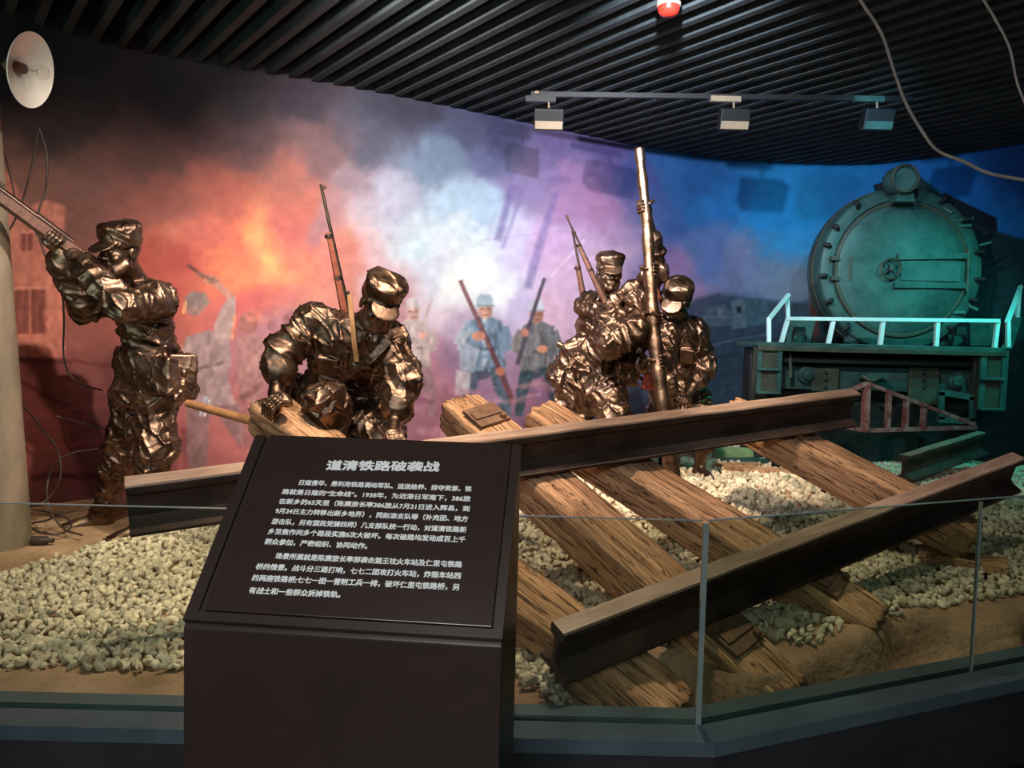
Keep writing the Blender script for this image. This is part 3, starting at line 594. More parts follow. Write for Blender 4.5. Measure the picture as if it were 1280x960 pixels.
# ------------------------------------------------------------------ oriented things (local X runs along the piece)
def frame(a, b, up=(0, 0, 1), roll=0.0):
    a = np.array(a, float); b = np.array(b, float); x = b - a; Ln = np.linalg.norm(x); x /= Ln
    y = np.cross(up, x); y /= np.linalg.norm(y); zz = np.cross(x, y)
    if roll: c_, s_ = math.cos(roll), math.sin(roll); y, zz = y * c_ + zz * s_, zz * c_ - y * s_
    Mx = Matrix(((x[0], y[0], zz[0], a[0]), (x[1], y[1], zz[1], a[1]), (x[2], y[2], zz[2], a[2]), (0, 0, 0, 1)))
    return Mx, Ln
def local_part(name, vs, fs, m, parent, smooth=False, **kw):
    me = D.meshes.new(name); me.from_pydata([tuple(map(float, v)) for v in vs], [], [tuple(map(int, q)) for q in fs])
    if smooth: me.polygons.foreach_set('use_smooth', [True] * len(me.polygons)); me.set_sharp_from_angle(angle=R(smooth if smooth is not True else 40))
    me.materials.append(m); o = D.objects.new(name, me); COL.objects.link(o)
    if parent is not None: o.parent = parent
    return finish(o, **kw)
def sleeper(a, b, wd, th, seed, label, roll=0.0, upv=(0, 0, 1), name='railway_sleeper', plates=(), group='wooden railway sleepers', bend=0.0):
    Mx, Ln = frame(a, b, up=upv, roll=roll)
    per = 44; nl = int(Ln / 0.022)
    base = []
    pr = [(-.5, -.5), (.5, -.5), (.5, .5), (-.5, .5)]
    for k in range(per):
        t = k / per * 4; e = int(t); u = t - e; p0 = np.array(pr[e]); p1_ = np.array(pr[(e + 1) % 4]); p = p0 + (p1_ - p0) * u
        base.append(p)
    base = np.array(base); rr = np.abs(base).max(1); cr_ = np.hypot(base[:, 0], base[:, 1]); base = base * (1 - 0.10 * np.clip((cr_ - 0.6) / 0.1, 0, 1))[:, None]
    xs = np.linspace(0, Ln, nl); Pq = np.zeros((nl, per, 3)); Pq[..., 0] = xs[:, None]; Pq[..., 1] = base[None, :, 0] * wd; Pq[..., 2] = base[None, :, 1] * th
    dirn = base / np.linalg.norm(base, axis=1)[:, None]
    sp = np.stack([np.repeat(xs[:, None], per, 1) * 1.3, Pq[..., 1] * 34, Pq[..., 2] * 34], -1) + seed * 11.7
    gr = vn(sp, 3); crk = np.clip(1 - np.abs(2 * vn(sp * np.array([0.8, 0.55, 0.55]) + 9, 5) - 1) * 9, 0, 1)
    big = fbm(np.stack([Pq[..., 0] * 2.5, Pq[..., 1] * 5, Pq[..., 2] * 5], -1) + seed, 3, 7) - 0.5
    # worn, splintered ends
    edge = np.minimum(xs, Ln - xs)[:, None]; wear = np.exp(-edge / 0.05)
    dsp = 0.014 * (gr - 0.5) - 0.022 * crk * (vn(sp * np.array([1.4, 0.3, 0.3]) + 4, 8) > 0.42) + 0.035 * big - wear * 0.016
    Pq[..., 1] += dirn[None, :, 0] * dsp; Pq[..., 2] += dirn[None, :, 1] * dsp
    Pq[..., 0] += np.where(xs[:, None] < 0.001, (vn(sp * 2.0, 12) - 0.5) * 0.05, 0) + np.where(xs[:, None] > Ln - 0.001, (vn(sp * 2.0, 13) - 0.5) * 0.05, 0)
    Pq[..., 2] += bend * np.sin(xs / Ln * math.pi)[:, None]
    vs = Pq.reshape(-1, 3).tolist(); fs = []
    for i in range(nl - 1):
        for k in range(per): fs.append((i * per + k, i * per + (k + 1) % per, (i + 1) * per + (k + 1) % per, (i + 1) * per + k))
    caps = []
    for (i0, sg, xe) in ((0, -1, 0.0), (nl - 1, 1, Ln)):
        prev = [i0 * per + k for k in range(per)]
        for s_ in (0.72, 0.42):
            new = []
            for k in range(per):
                p = base[k] * s_; q = np.array([p[0] * wd, p[1] * th]); x_ = xe + (vn(np.array([q[0] * 60, q[1] * 60, seed + xe]), 2) - 0.5) * 0.026
                vs.append([x_, q[0], q[1]]); new.append(len(vs) - 1)
            for k in range(per): caps.append((prev[k], prev[(k + 1) % per], new[(k + 1) % per], new[k])[::sg])
            prev = new
        caps.append(tuple(prev)[::sg])
    me = D.meshes.new(name); me.from_pydata(vs, [], fs + caps); me.materials.append(M['wood']); me.materials.append(M['wood_end'])
    sm_ = [True] * len(fs) + [False] * len(caps); me.polygons.foreach_set('use_smooth', sm_); me.polygons.foreach_set('material_index', [0] * len(fs) + [1] * len(caps))
    me.update()
    o = D.objects.new(name, me); COL.objects.link(o); o.matrix_world = Mx; finish(o, label, 'sleeper', group)
    for (xp, yp) in plates:
        mb = MB(); mb.box((xp, yp, th / 2 + 0.006), (0.15, wd * 0.8, 0.02)); mb.box((xp, yp, th / 2 + 0.018), (0.05, wd * 0.7, 0.014))
        pl = local_part('tie_plate', mb.v, mb.f, M['plate_iron'], o)
        mb = MB(); mb.lathe((xp + 0.055, yp + wd * 0.25, th / 2 + 0.015), (0, 0, 1), [(0, 0.016), (0.022, 0.016), (0.027, 0.010), (0.027, 0)], 10)
        local_part('spike_head', mb.v, mb.f, M['plate_iron'], pl)
    return o
HR = 0.19
def rail(a, b, label, h=HR, roll=0.0):
    """a, b: underside centre line ends"""
    Mx, Ln = frame(a, b, roll=roll); s = h / 0.19
    half = [(0.078, 0), (0.078, 0.012), (0.030, 0.028), (0.011, 0.045), (0.009, 0.10), (0.012, 0.138), (0.034, 0.150), (0.038, 0.156), (0.038, 0.182), (0.033, 0.190)]
    prof = [(x * s, z_ * s) for x, z_ in half]; prof = prof + [(-x, z_) for x, z_ in prof[::-1]]
    n_ = len(prof); nl = max(2, int(Ln / 0.06)); vs = []
    for i in range(nl + 1):
        x = Ln * i / nl
        for (y, z_) in prof:
            q = (vn(np.array([x * 6, y * 30, z_ * 30]), 4) - 0.5) * 0.005
            vs.append((x, y * (1 + q * 8), z_ + q * (z_ > 0.1)))
    fs = []; 
    for i in range(nl):
        for k in range(n_): fs.append((i * n_ + k, (i + 1) * n_ + k, (i + 1) * n_ + (k + 1) % n_, i * n_ + (k + 1) % n_))
    fs += [tuple(range(n_)), tuple(nl * n_ + k for k in range(n_))[::-1]]
    me = D.meshes.new('steel_rail'); me.from_pydata(vs, [], fs); me.materials.append(M['rail_iron']); me.materials.append(M['rail_head'])
    mi = [1 if (i < nl * n_ and (i % n_) in (8, 9, 10)) else 0 for i in range(len(fs))]; me.polygons.foreach_set('material_index', mi)
    me.polygons.foreach_set('use_smooth', [True] * len(me.polygons)); me.set_sharp_from_angle(angle=R(35)); me.update()
    o = D.objects.new('steel_rail', me); COL.objects.link(o); o.matrix_world = Mx
    return finish(o, label, 'rail', 'loose steel rails')
# rails: near-left end, far-right end (underside)
ra, rb = P(162, 657, 2.75), P(1058, 526, 4.35)
rail(ra, rb, 'long raised steel rail running behind the sign and across the sleeper tops', roll=0.36)
rc, rd_ = P(690, 838, 2.56), P(1258, 607, 4.08)
rail(rc, rd_, 'long front steel rail lying low behind the glass, across the sleepers', roll=0.34)
re_, rf = P(1128, 600, 5.1), P(1225, 566, 6.0)
rail(re_, rf, 'short teal-lit steel rail on the gravel before the locomotive', 0.17)
def tie(p1, d1, p2, d2, x0, x1, roll, wd, th, seed, label, plates=()):
    """near upper edge passes through p1 at depth d1 and p2 at depth d2; runs between columns x0 and x1"""
    a, b = P(*p1, d1), P(*p2, d2); x = unit(b - a)
    y = unit(np.cross((0, 0, 1), x)); z = np.cross(x, y); y, z = y * math.cos(roll) + z * math.sin(roll), z * math.cos(roll) - y * math.sin(roll)
    t = np.linspace(-1.5, 2.5, 4000)[:, None]; q = a + x * t; d_ = q - EYE; X = 640 + FPX * (d_ @ R_) / (d_ @ F_)
    off = y * wd / 2 - z * th / 2
    A, B = q[np.argmin(np.abs(X - x0))] + off, q[np.argmin(np.abs(X - x1))] + off
    qc = q + y * wd / 2; d_ = qc - EYE; Xc = 640 + FPX * (d_ @ R_) / (d_ @ F_)
    pls = [(float((qc[np.argmin(np.abs(Xc - px))] - A) @ x), 0.0) for px in plates]
    print('tie', A.round(2), B.round(2), round(float(np.linalg.norm(B - A)), 2), 'ground', float(ground_h(B[0], B[1])))
    return sleeper(A, B, wd, th, seed, label, plates=pls, roll=roll)
def unit(v): v = np.array(v, float); return v / (np.linalg.norm(v) + 1e-12)
tie((465, 619), 3.16, (690, 792), 2.695, 310, 835, 0.15, 0.25, 0.19, 3, 'leftmost sleeper, splintered upper end beside the crouching statue')
tie((640, 578), 3.50, (870, 786), 2.83, 552, 972, 0.22, 0.24, 0.21, 7, 'thick sleeper with iron plate and round spike on its upper end', (608, 918))
tie((750, 568), 3.70, (960, 701), 3.25, 660, 1095, 0.26, 0.24, 0.21, 11, 'sleeper under both rails ending just right of the glass post', (1033,))
tie((970, 534), 4.16, (1116, 611), 3.86, 910, 1225, 0.19, 0.24, 0.20, 15, 'rightmost large sleeper holding up the right end of the raised rail', (992,))
# ------------------------------------------------------------------ figures: one continuous surface from blended limbs
def unit(v): v = np.array(v, float); return v / (np.linalg.norm(v) + 1e-12)
class Body:
    def __init__(s, vox=0.0065): s.p = []; s.vox = vox
    def cap(s, a, b, ra, rb, k=0.03, cloth=0.0, sub=False): s.p.append(('c', np.array(a, float), np.array(b, float), ra, rb, k, cloth, sub)); return s
    def ell(s, c, rad, Rm=None, k=0.04, cloth=0.0, sub=False): s.p.append(('e', np.array(c, float), np.array(rad, float), np.eye(3) if Rm is None else np.array(Rm, float), 0, k, cloth, sub)); return s
    def box(s, c, half, Rm=None, rnd=0.01, k=0.01, cloth=0.0, sub=False): s.p.append(('b', np.array(c, float), np.array(half, float), np.eye(3) if Rm is None else np.array(Rm, float), rnd, k, cloth, sub)); return s
    def cyl(s, c, r, h, Rm, rnd=0.01, k=0.01, cloth=0.0, taper=0.0): s.p.append(('y', np.array(c, float), np.array([r, h, taper]), np.array(Rm, float), rnd, k, cloth, False)); return s
    def dist(s, q, X):
        t = q[0]
        if t == 'c':
            _, a, b, ra, rb = q[:5]; ba = b - a; L2 = ba @ ba + 1e-12; pa = X - a; h = np.clip((pa @ ba) / L2, 0, 1)
            return np.sqrt(((pa - h[..., None] * ba) ** 2).sum(-1)) - (ra + (rb - ra) * h)
        _, c, rad, Rm, e = q[:5]; l = (X - c) @ Rm
        if t == 'e':
            k0 = np.sqrt(((l / rad) ** 2).sum(-1)); k1 = np.sqrt(((l / rad ** 2) ** 2).sum(-1)) + 1e-9; return k0 * (k0 - 1) / k1
        if t == 'b':
            w_ = np.abs(l) - (rad - e); return np.sqrt((np.maximum(w_, 0) ** 2).sum(-1)) + np.minimum(w_.max(-1), 0) - e
        r, h, tp = rad; rr = r - e + tp * l[..., 2]; w0 = np.hypot(l[..., 0], l[..., 1]) - rr; w1 = np.abs(l[..., 2]) - (h - e)
        return np.sqrt(np.maximum(w0, 0) ** 2 + np.maximum(w1, 0) ** 2) + np.minimum(np.maximum(w0, w1), 0) - e
    def bb(s, q):
        if q[0] == 'c': a, b = q[1], q[2]; r = max(q[3], q[4]); return np.minimum(a, b) - r, np.maximum(a, b) + r
        r = np.linalg.norm(q[2][:2]) if q[0] == 'y' else (q[2].max() if q[0] == 'e' else np.linalg.norm(q[2]))
        if q[0] == 'y': r += abs(q[2][2] * q[2][1])
        return q[1] - r, q[1] + r
    def mesh(s):
        B = [s.bb(q) for q in s.p]; v = s.vox; lo = np.min([b[0] for b, q in zip(B, s.p) if not q[7]], 0) - 4 * v; hi = np.max([b[1] for b, q in zip(B, s.p) if not q[7]], 0) + 4 * v
        n = np.ceil((hi - lo) / v).astype(int) + 1; A = np.full(n, 0.08, np.float32)
        for q, (b0, b1) in zip(s.p, B):
            pad = q[5] + 2.5 * v; i0 = np.clip(np.floor((b0 - pad - lo) / v).astype(int), 0, n); i1 = np.clip(np.ceil((b1 + pad - lo) / v).astype(int) + 1, 0, n)
            if (i1 <= i0).any(): continue
            g = [(lo[a] + v * np.arange(i0[a], i1[a])).astype(np.float32) for a in range(3)]
            X = np.stack(np.meshgrid(*g, indexing='ij'), -1); dq = s.dist(q, X).astype(np.float32)
            sl = tuple(slice(i0[a], i1[a]) for a in range(3)); cur = A[sl]; k = max(q[5], 1e-4)
            if q[7]: h = np.clip(0.5 - 0.5 * (dq + cur) / k, 0, 1); A[sl] = cur * (1 - h) + (-dq) * h + k * h * (1 - h)
            else: h = np.clip(0.5 + 0.5 * (dq - cur) / k, 0, 1); A[sl] = dq * (1 - h) + cur * h - k * h * (1 - h)
        S_ = A < 0; c = S_[:-1, :-1, :-1].astype(np.int8)
        offs = [(i, j, k) for i in (0, 1) for j in (0, 1) for k in (0, 1)]
        cnt = sum(S_[i:S_.shape[0] - 1 + i, j:S_.shape[1] - 1 + j, k:S_.shape[2] - 1 + k].astype(np.int8) for i, j, k in offs)
        act = (cnt > 0) & (cnt < 8); idx = np.argwhere(act); vid = np.full(act.shape, -1, np.int64); vid[act] = np.arange(len(idx))
        acc = np.zeros((len(idx), 3)); ct = np.zeros(len(idx))
        vals = {o: A[idx[:, 0] + o[0], idx[:, 1] + o[1], idx[:, 2] + o[2]] for o in offs}
        for o in offs:
            for ax_ in range(3):
                if o[ax_] == 0:
                    o2 = tuple(o[t] + (1 if t == ax_ else 0) for t in range(3)); a, b = vals[o], vals[o2]; m_ = (a < 0) != (b < 0)
                    t = np.where(m_, a / np.where(m_, a - b, 1), 0); pt = np.array(o, float)[None].repeat(len(idx), 0); pt[:, ax_] += t
                    acc[m_] += pt[m_]; ct[m_] += 1
        vs = lo + (idx + acc / ct[:, None]) * v; F = []
        for ax_ in range(3):
            u, w_ = (ax_ + 1) % 3, (ax_ + 2) % 3
            s0 = [slice(None)] * 3; s1 = [slice(None)] * 3; s0[ax_] = slice(0, -1); s1[ax_] = slice(1, None)
            a, b = S_[tuple(s0)], S_[tuple(s1)]; e = np.argwhere(a != b)
            e = e[(e[:, u] > 0) & (e[:, w_] > 0) & (e[:, u] < act.shape[u]) & (e[:, w_] < act.shape[w_]) & (e[:, ax_] < act.shape[ax_])]
            ins = a[tuple(e.T)]; du = np.zeros(3, int); du[u] = 1; dw = np.zeros(3, int); dw[w_] = 1
            q = [vid[tuple((e - du - dw).T)], vid[tuple((e - dw).T)], vid[tuple(e.T)], vid[tuple((e - du).T)]]
            q = np.stack(q, 1); q[~ins] = q[~ins][:, ::-1]; F.append(q)
        F = np.vstack(F); return vs, F[(F >= 0).all(1)]
    def folds(s, vs, F, amp, seed):
        N = np.zeros_like(vs); q = vs[F]; nn = np.cross(q[:, 2] - q[:, 0], q[:, 3] - q[:, 1])
        for k in range(4): np.add.at(N, F[:, k], nn)
        N /= np.linalg.norm(N, axis=1)[:, None] + 1e-12
        W = np.zeros(len(vs)); Dp = np.zeros(len(vs)); Cl = np.zeros(len(vs))
        for i, q in enumerate(s.p):
            if q[7]: continue
            dq = s.dist(q, vs); m_ = dq < 0.05
            if not m_.any(): continue
            wt = np.exp(-np.maximum(dq[m_], 0) / 0.008); W[m_] += wt
            if q[6] == 0: continue
            X = vs[m_]
            if q[0] == 'c': axd = unit(q[2] - q[1]); c0 = q[1]
            else: axd = q[3][:, 2]; c0 = q[1]
            l = X - c0; t = l @ axd; pr_ = l - t[:, None] * axd; sh = np.cross(axd, pr_) 
            Y = np.stack([t * 11 + pr_[:, 0] * 7, pr_[:, 1] * 8 + t * 6, pr_[:, 2] * 8 - pr_[:, 0] * 5], -1) + seed * 3.1 + i * 1.7
            n1 = vn(Y, 1); rg = 1 - np.abs(2 * n1 - 1); n2 = vn(Y * 2.3 + 5, 2); r2 = 1 - np.abs(2 * n2 - 1)
            Dp[m_] += wt * q[6] * (0.85 * (rg ** 2.2 - 0.38) + 0.22 * (r2 ** 2 - 0.35)); Cl[m_] += wt * min(q[6], 1)
        W = np.maximum(W, 1e-6); mask = Cl / W
        # creased facets: every cell is a flat tilted plane, with a groove where two cells meet
        wv = vs + 0.03 * np.stack([vn(vs * 9 + 1, 5), vn(vs * 9 + 20, 6), vn(vs * 9 + 40, 7)], -1)
        cells = np.stack([wv[:, 0] * 12 + wv[:, 2] * 5, wv[:, 1] * 12 - wv[:, 2] * 4, wv[:, 2] * 8 + wv[:, 0] * 4], -1) + seed * 5.7; ci = np.floor(cells).astype(np.int64); F1 = np.full(len(vs), 9.0); F2 = F1.copy(); tilt = np.zeros((len(vs), 3)); cc = np.zeros((len(vs), 3))
        for a in (-1, 0, 1):
            for b_ in (-1, 0, 1):
                for c_ in (-1, 0, 1):
                    qx, qy, qz = ci[:, 0] + a, ci[:, 1] + b_, ci[:, 2] + c_; r0, r1, r2 = _h(qx, qy, qz, 1), _h(qx, qy, qz, 2), _h(qx, qy, qz, 3)
                    ctr = np.stack([qx + r0, qy + r1, qz + r2], -1); dd_ = np.sqrt(((cells - ctr) ** 2).sum(1)); nw = dd_ < F1
                    F2 = np.where(nw, F1, np.minimum(F2, dd_)); F1 = np.where(nw, dd_, F1); cc[nw] = ctr[nw]; tilt[nw] = np.stack([_h(qx, qy, qz, 4), _h(qx, qy, qz, 5), _h(qx, qy, qz, 6)], -1)[nw] * 2 - 1
        fac = ((cells - cc) * tilt).sum(1) * 0.40 + 0.55 * np.exp(-(F2 - F1) / 0.13) - 0.15
        dsp = amp * (Dp / W + mask * fac); return vs + N * dsp[:, None]
def statue_obj(bd, name, m, parent, amp=0.022, seed=0, **kw):
    vs, F = bd.mesh(); vs = bd.folds(vs, F, amp, seed); return build(name, vs, F, m, parent, smooth=True, **kw)
def basis(fwd, up=(0, 0, 1)):
    f = unit(fwd); r = unit(np.cross(f, up)); u = np.cross(r, f); return np.stack([r, f, u], 1)
def head(bd, c, fwd, neck, up=(0, 0, 1), s=1.0):
    B_ = basis(fwd, up); T = lambda x, y, z: np.array(c) + B_ @ (np.array([x, y, z]) * s)
    bd.ell(T(0, -.012, .035), np.array([.076, .096, .085]) * s, B_, .02)
    bd.ell(T(0, .022, -.045), np.array([.060, .066, .076]) * s, B_, .03)
    bd.cap(T(-.030, .050, -.088), T(.030, .050, -.088), .020 * s, .020 * s, .02); bd.cap(T(0, .070, -.104), T(0, .074, -.100), .018 * s, .018 * s, .02)
    bd.cap(T(-.058, .01, -.06), T(-.035, .055, -.095), .02 * s, .018 * s, .02); bd.cap(T(.058, .01, -.06), T(.035, .055, -.095), .02 * s, .018 * s, .02)
    for sg in (-1, 1):
        bd.ell(T(sg * .046, .060, -.028), np.array([.020, .022, .018]) * s, B_, .015)
        bd.ell(T(sg * .031, .098, .004), np.array([.017, .018, .012]) * s, B_, .012, sub=True)
    bd.cap(T(-.044, .076, .024), T(-.010, .090, .020), .0095 * s, .0095 * s, .01); bd.cap(T(.044, .076, .024), T(.010, .090, .020), .0095 * s, .0095 * s, .01)
    for sg in (-1, 1): bd.ell(T(sg * .031, .077, .003), np.array([.013, .011, .0095]) * s, B_, .003)
    bd.cap(T(0, .086, .012), T(0, .108, -.026), .0085 * s, .012 * s, .008); bd.ell(T(-.013, .094, -.032), np.array([.009] * 3) * s, B_, .006); bd.ell(T(.013, .094, -.032), np.array([.009] * 3) * s, B_, .006)
    bd.cap(T(-.020, .082, -.058), T(.020, .082, -.058), .0075 * s, .0075 * s, .006); bd.cap(T(-.016, .081, -.071), T(.016, .081, -.071), .008 * s, .008 * s, .006); bd.cap(T(-.024, .094, -.0645), T(.024, .094, -.0645), .003 * s, .003 * s, .004, sub=True)
    for sg in (-1, 1):
        bd.ell(T(sg * .080, -.012, -.008), np.array([.010, .020, .033]) * s, B_, .006); bd.ell(T(sg * .090, -.006, -.004), np.array([.006, .009, .017]) * s, B_, .004, sub=True)
    bd.cap(T(0, -.03, -.05), neck, .052 * s, .062 * s, .03)
    return B_, T
def cap_hat(B_, c, parent, s=1.0, seed=0, tilt=0.0, name='field_cap', h=.052, up_off=.078, m='bronze'):
    T = lambda x, y, z: np.array(c) + B_ @ (np.array([x, y, z]) * s)
    b = Body(0.0042); Rx = np.array(Matrix.Rotation(-0.12 + tilt, 3, 'X'))
    b.cyl(T(0, -.010, up_off), .094 * s, h * s, B_ @ Rx, .016, .012, 1.0, 0.10)
    b.ell(T(0, -.012, up_off + h * .85), np.array([.089, .096, .030]) * s, B_ @ Rx, .012, 0.8)
    b.cap(T(-.07, .055, up_off - h + .012), T(.07, .055, up_off - h + .012), .010 * s, .010 * s, .008, 0.0)
    Rb = np.array(Matrix.Rotation(-0.50, 3, 'X')); b.ell(T(0, .098, up_off - h + .002), np.array([.070, .062, .0085]) * s, B_ @ Rb, .01)
    b.ell(T(0, -.012, up_off - h - .03), np.array([.078, .094, .05]) * s, B_, .006, sub=True)
    return statue_obj(b, name, M[m], parent, 0.013, seed + 50)
def grip(bd, wrist, C, A, rad, s=1.0, flip=1, r=.0088):
    """hand closed round a rod through C along A"""
    A = unit(A); w_ = np.array(wrist) - C; u = unit(w_ - A * (w_ @ A)); v = np.cross(A, u) * flip
    pc = C + u * (rad + .016) + (np.array(wrist) - C) * 0.08
    Bp = np.stack([A, v, u], 1)
    bd.ell(pc + v * .006, np.array([.042, .036, .019]) * s, Bp, .012)
    bd.cap(wrist, pc, .027 * s, .025 * s, .02)
    for i in range(4):
        o = A * (i - 1.5) * .0205 * s; lr = (1.0, 1.08, 1.02, .86)[i]; pts = []
        for a_ in (18, 68, 122, 172 + 12 * lr):
            t = R(a_ * (0.9 + 0.1 * lr)); rr = rad + r + .004; pts.append(C + o + (u * math.cos(t) + v * math.sin(t)) * rr)
        pts[0] = pts[0] + u * .012
        for j in range(3): bd.cap(pts[j], pts[j + 1], (r + .0018 - j * .0008) * s, (r + .001 - j * .0008) * s, .0035)
    t0 = C + u * (rad + .018) - A * .036 * s - v * .012; t1 = C - v * (rad + .014) + u * .008 - A * .026 * s; t2 = C - v * (rad * .55 + .014) - u * (rad * .55 + .012) - A * .008
    bd.cap(t0, t1, .0135 * s, .0115 * s, .01); bd.cap(t1, t2, .0112 * s, .0095 * s, .005)
def arm(bd, sh, el, wr, s=1.0, sleeve=0.85, r=(.072, .058, .046, .030), cl=1.0):
    sh, el, wr = map(np.array, (sh, el, wr)); bd.ell(sh, [.074 * s] * 3, k=.05, cloth=cl * .7); bd.cap(sh, el, r[0] * s, r[1] * s, .045, cl)
    c = el + (wr - el) * sleeve; bd.cap(el, c, r[1] * s, r[2] * 1.02 * s, .03, cl)
    bd.cap(c - unit(wr - el) * .018, c + unit(wr - el) * .004, r[2] * 1.22 * s, r[2] * 1.22 * s, .008, cl * .4); bd.cap(c, wr, .036 * s, r[3] * .92 * s, .01)
    print('  arm', round(float(np.linalg.norm(el - sh)), 2), round(float(np.linalg.norm(wr - el)), 2))
def leg(bd, hip, kn, an, toe, s=1.0, cl=1.0, bare=False, r=(.105, .078, .058, .046)):
    hip, kn, an, toe = map(np.array, (hip, kn, an, toe)); bd.cap(hip, kn, r[0] * s, r[1] * s, .06, cl)
    if bare: mid = kn + (an - kn) * .30; bd.cap(kn, mid, r[1] * s, .072 * s, .03, cl); bd.cap(kn + (an - kn) * .2, kn + (an - kn) * .5, .055 * s, .052 * s, .01); bd.cap(kn + (an - kn) * .5, an, .052 * s, .033 * s, .02)
    else: mid = kn + (an - kn) * .45; bd.cap(kn, mid, r[1] * s, .072 * s, .04, cl); bd.cap(mid, an, .066 * s, r[3] * s, .02, .6)
    d_ = toe - an; d_[2] = 0; L_ = np.linalg.norm(d_) + 1e-9; d_ /= L_; z0 = an[2] - .075; B3 = basis(d_)
    heel = np.array([an[0], an[1], z0 + .034]) - d_ * .03; ball = np.array([an[0], an[1], z0 + .030]) + d_ * .13
    bd.cap(an, heel, .036 * s, .036 * s, .02); bd.cap(heel, ball, .034, .032, .02); bd.cap(an, ball, .032, .030, .03); bd.ell(ball + d_ * .03, [.043, .055, .022], B3, .02)
    if bare:
        for i in range(5): bd.cap(ball + B3[:, 0] * (i - 2) * .018 + d_ * .04, ball + B3[:, 0] * (i - 2) * .020 + d_ * (.088 - .006 * abs(i - 1)) - np.array([0, 0, .010]), .010, .009, .004)
    print('  leg', round(float(np.linalg.norm(kn - hip)), 2), round(float(np.linalg.norm(an - kn)), 2), 'sole', round(float(z0), 3), 'ground', round(float(ground_h(an[0], an[1])), 3))
def torso(bd, sl, sr, pel, front, s=1.0, skirt=0.16, wid=1.0):
    sl, sr, pel = map(np.array, (sl, sr, pel)); mid = (sl + sr) / 2; up = unit(mid - pel); x = unit(sr - sl); y = unit(np.array(front) - up * (np.array(front) @ up)); x = np.cross(y, up)
    Bt = np.stack([x, y, up], 1); Lr = np.linalg.norm(mid - pel)
    bd.ell(mid - up * Lr * .34, [.185 * s * wid, .128 * s, .235 * s], Bt, .06, 1.0); bd.cap(sl + (mid - sl) * .3 - up * .01, sr + (mid - sr) * .3 - up * .01, .078 * s, .078 * s, .06, .8)
    bd.ell(mid - up * Lr * .70, [.158 * s * wid, .115 * s, .17 * s], Bt, .05, 1.1); bd.ell(pel + up * .02, [.168 * s * wid, .125 * s, .125 * s], Bt, .05, 1.0)
    if skirt: bd.cyl(pel - up * skirt * .25, .178 * s * wid, skirt, Bt, .03, .03, 1.3, -0.22)
    # collar
    for a in range(-3, 4): pass
    return Bt, mid, up
def rifle(name, label, butt, muzzle, group, L=1.15, up=(0, 0, 1), red=False, parent=None):
    """real-size rifle from butt towards muzzle"""
    Mx, Ln = frame(butt, muzzle, up=up); s = L / 1.15
    o = D.objects.new(name, None); COL.objects.link(o); o.matrix_world = Mx; finish(o, label, 'rifle', group)
    mb = MB()
    sec = [(0, -.055, .045, .020), (.05, -.055, .038, .022), (.20, -.030, .018, .020), (.27, -.026, .012, .017), (.34, -.030, .012, .020), (.50, -.028, .010, .020), (.70, -.020, .012, .018), (.88, -.014, .013, .015)]
    vs = [];
    for (x, z0, z1, hw) in sec:
        for (yy, zz) in ((-hw, z0 * .8), (-hw * .5, z0), (hw * .5, z0), (hw, z0 * .8), (hw, z1 * .8), (hw * .5, z1), (-hw * .5, z1), (-hw, z1 * .8)): vs.append((x * s, yy * s, zz * s))
    fs = [(i * 8 + k, (i + 1) * 8 + k, (i + 1) * 8 + (k + 1) % 8, i * 8 + (k + 1) % 8) for i in range(7) for k in range(8)] + [tuple(range(8)), tuple(56 + k for k in range(8))[::-1]]
    local_part('stock', vs, fs, M['gun_wood' if red else 'gun_dark'], o, 50)
    mb = MB(); mb.tube([(.34 * s, 0, .016 * s), (1.15 * s, 0, .016 * s)], [.013 * s, .0085 * s], 10); mb.box((1.13 * s, 0, .034 * s), (.016, .005, .016)); mb.box((.52 * s, 0, .036 * s), (.03, .014, .014)); local_part('barrel', mb.v, mb.f, M['gun_metal'], o, 50)
    mb = MB(); mb.tube([(.24 * s, 0, .018 * s), (.38 * s, 0, .018 * s)], .014 * s, 10); mb.tube([(.27 * s, 0, .018 * s), (.27 * s, .045, .0)], .006, 8); mb.lathe((.27 * s, .05, -.003), (0, 1, -.4), [(-.008, .0), (-.006, .009), (.006, .009), (.008, 0)], 8); local_part('bolt', mb.v, mb.f, M['gun_metal'], o, 50)
    mb = MB(); mb.tube(spline([(.27 * s, 0, -.022), (.29 * s, 0, -.052), (.34 * s, 0, -.052), (.36 * s, 0, -.026)], 5), .004, 6); local_part('trigger_guard', mb.v, mb.f, M['gun_metal'], o, 50)
    for x in (.62, .86): mb = MB(); mb.lathe((x * s, 0, .0), (1, 0, 0), [(-.008, .026 * s), (.008, .026 * s)], 12); local_part('barrel_band', mb.v, mb.f, M['gun_metal'], o, 50)
    return o
def belt(pel, up, Bt, rx, ry, parent, off=0.06, m='strap'):
    pel = np.array(pel); pts = [pel + up * off + Bt[:, 0] * rx * math.cos(t) + Bt[:, 1] * ry * math.sin(t) for t in np.linspace(0, 2 * math.pi, 33)]
    vs = []; fs = []
    for p in pts:
        c_ = unit(p - pel - up * off)
        for (a, b) in ((.002, -.022), (.012, -.022), (.012, .022), (.002, .022)): vs.append(p + c_ * a + up * b)
    for i in range(32):
        for k in range(4): fs.append((i * 4 + k, (i + 1) * 4 + k, (i + 1) * 4 + (k + 1) % 4, i * 4 + (k + 1) % 4))
    return build('belt', vs, fs, M[m], parent)
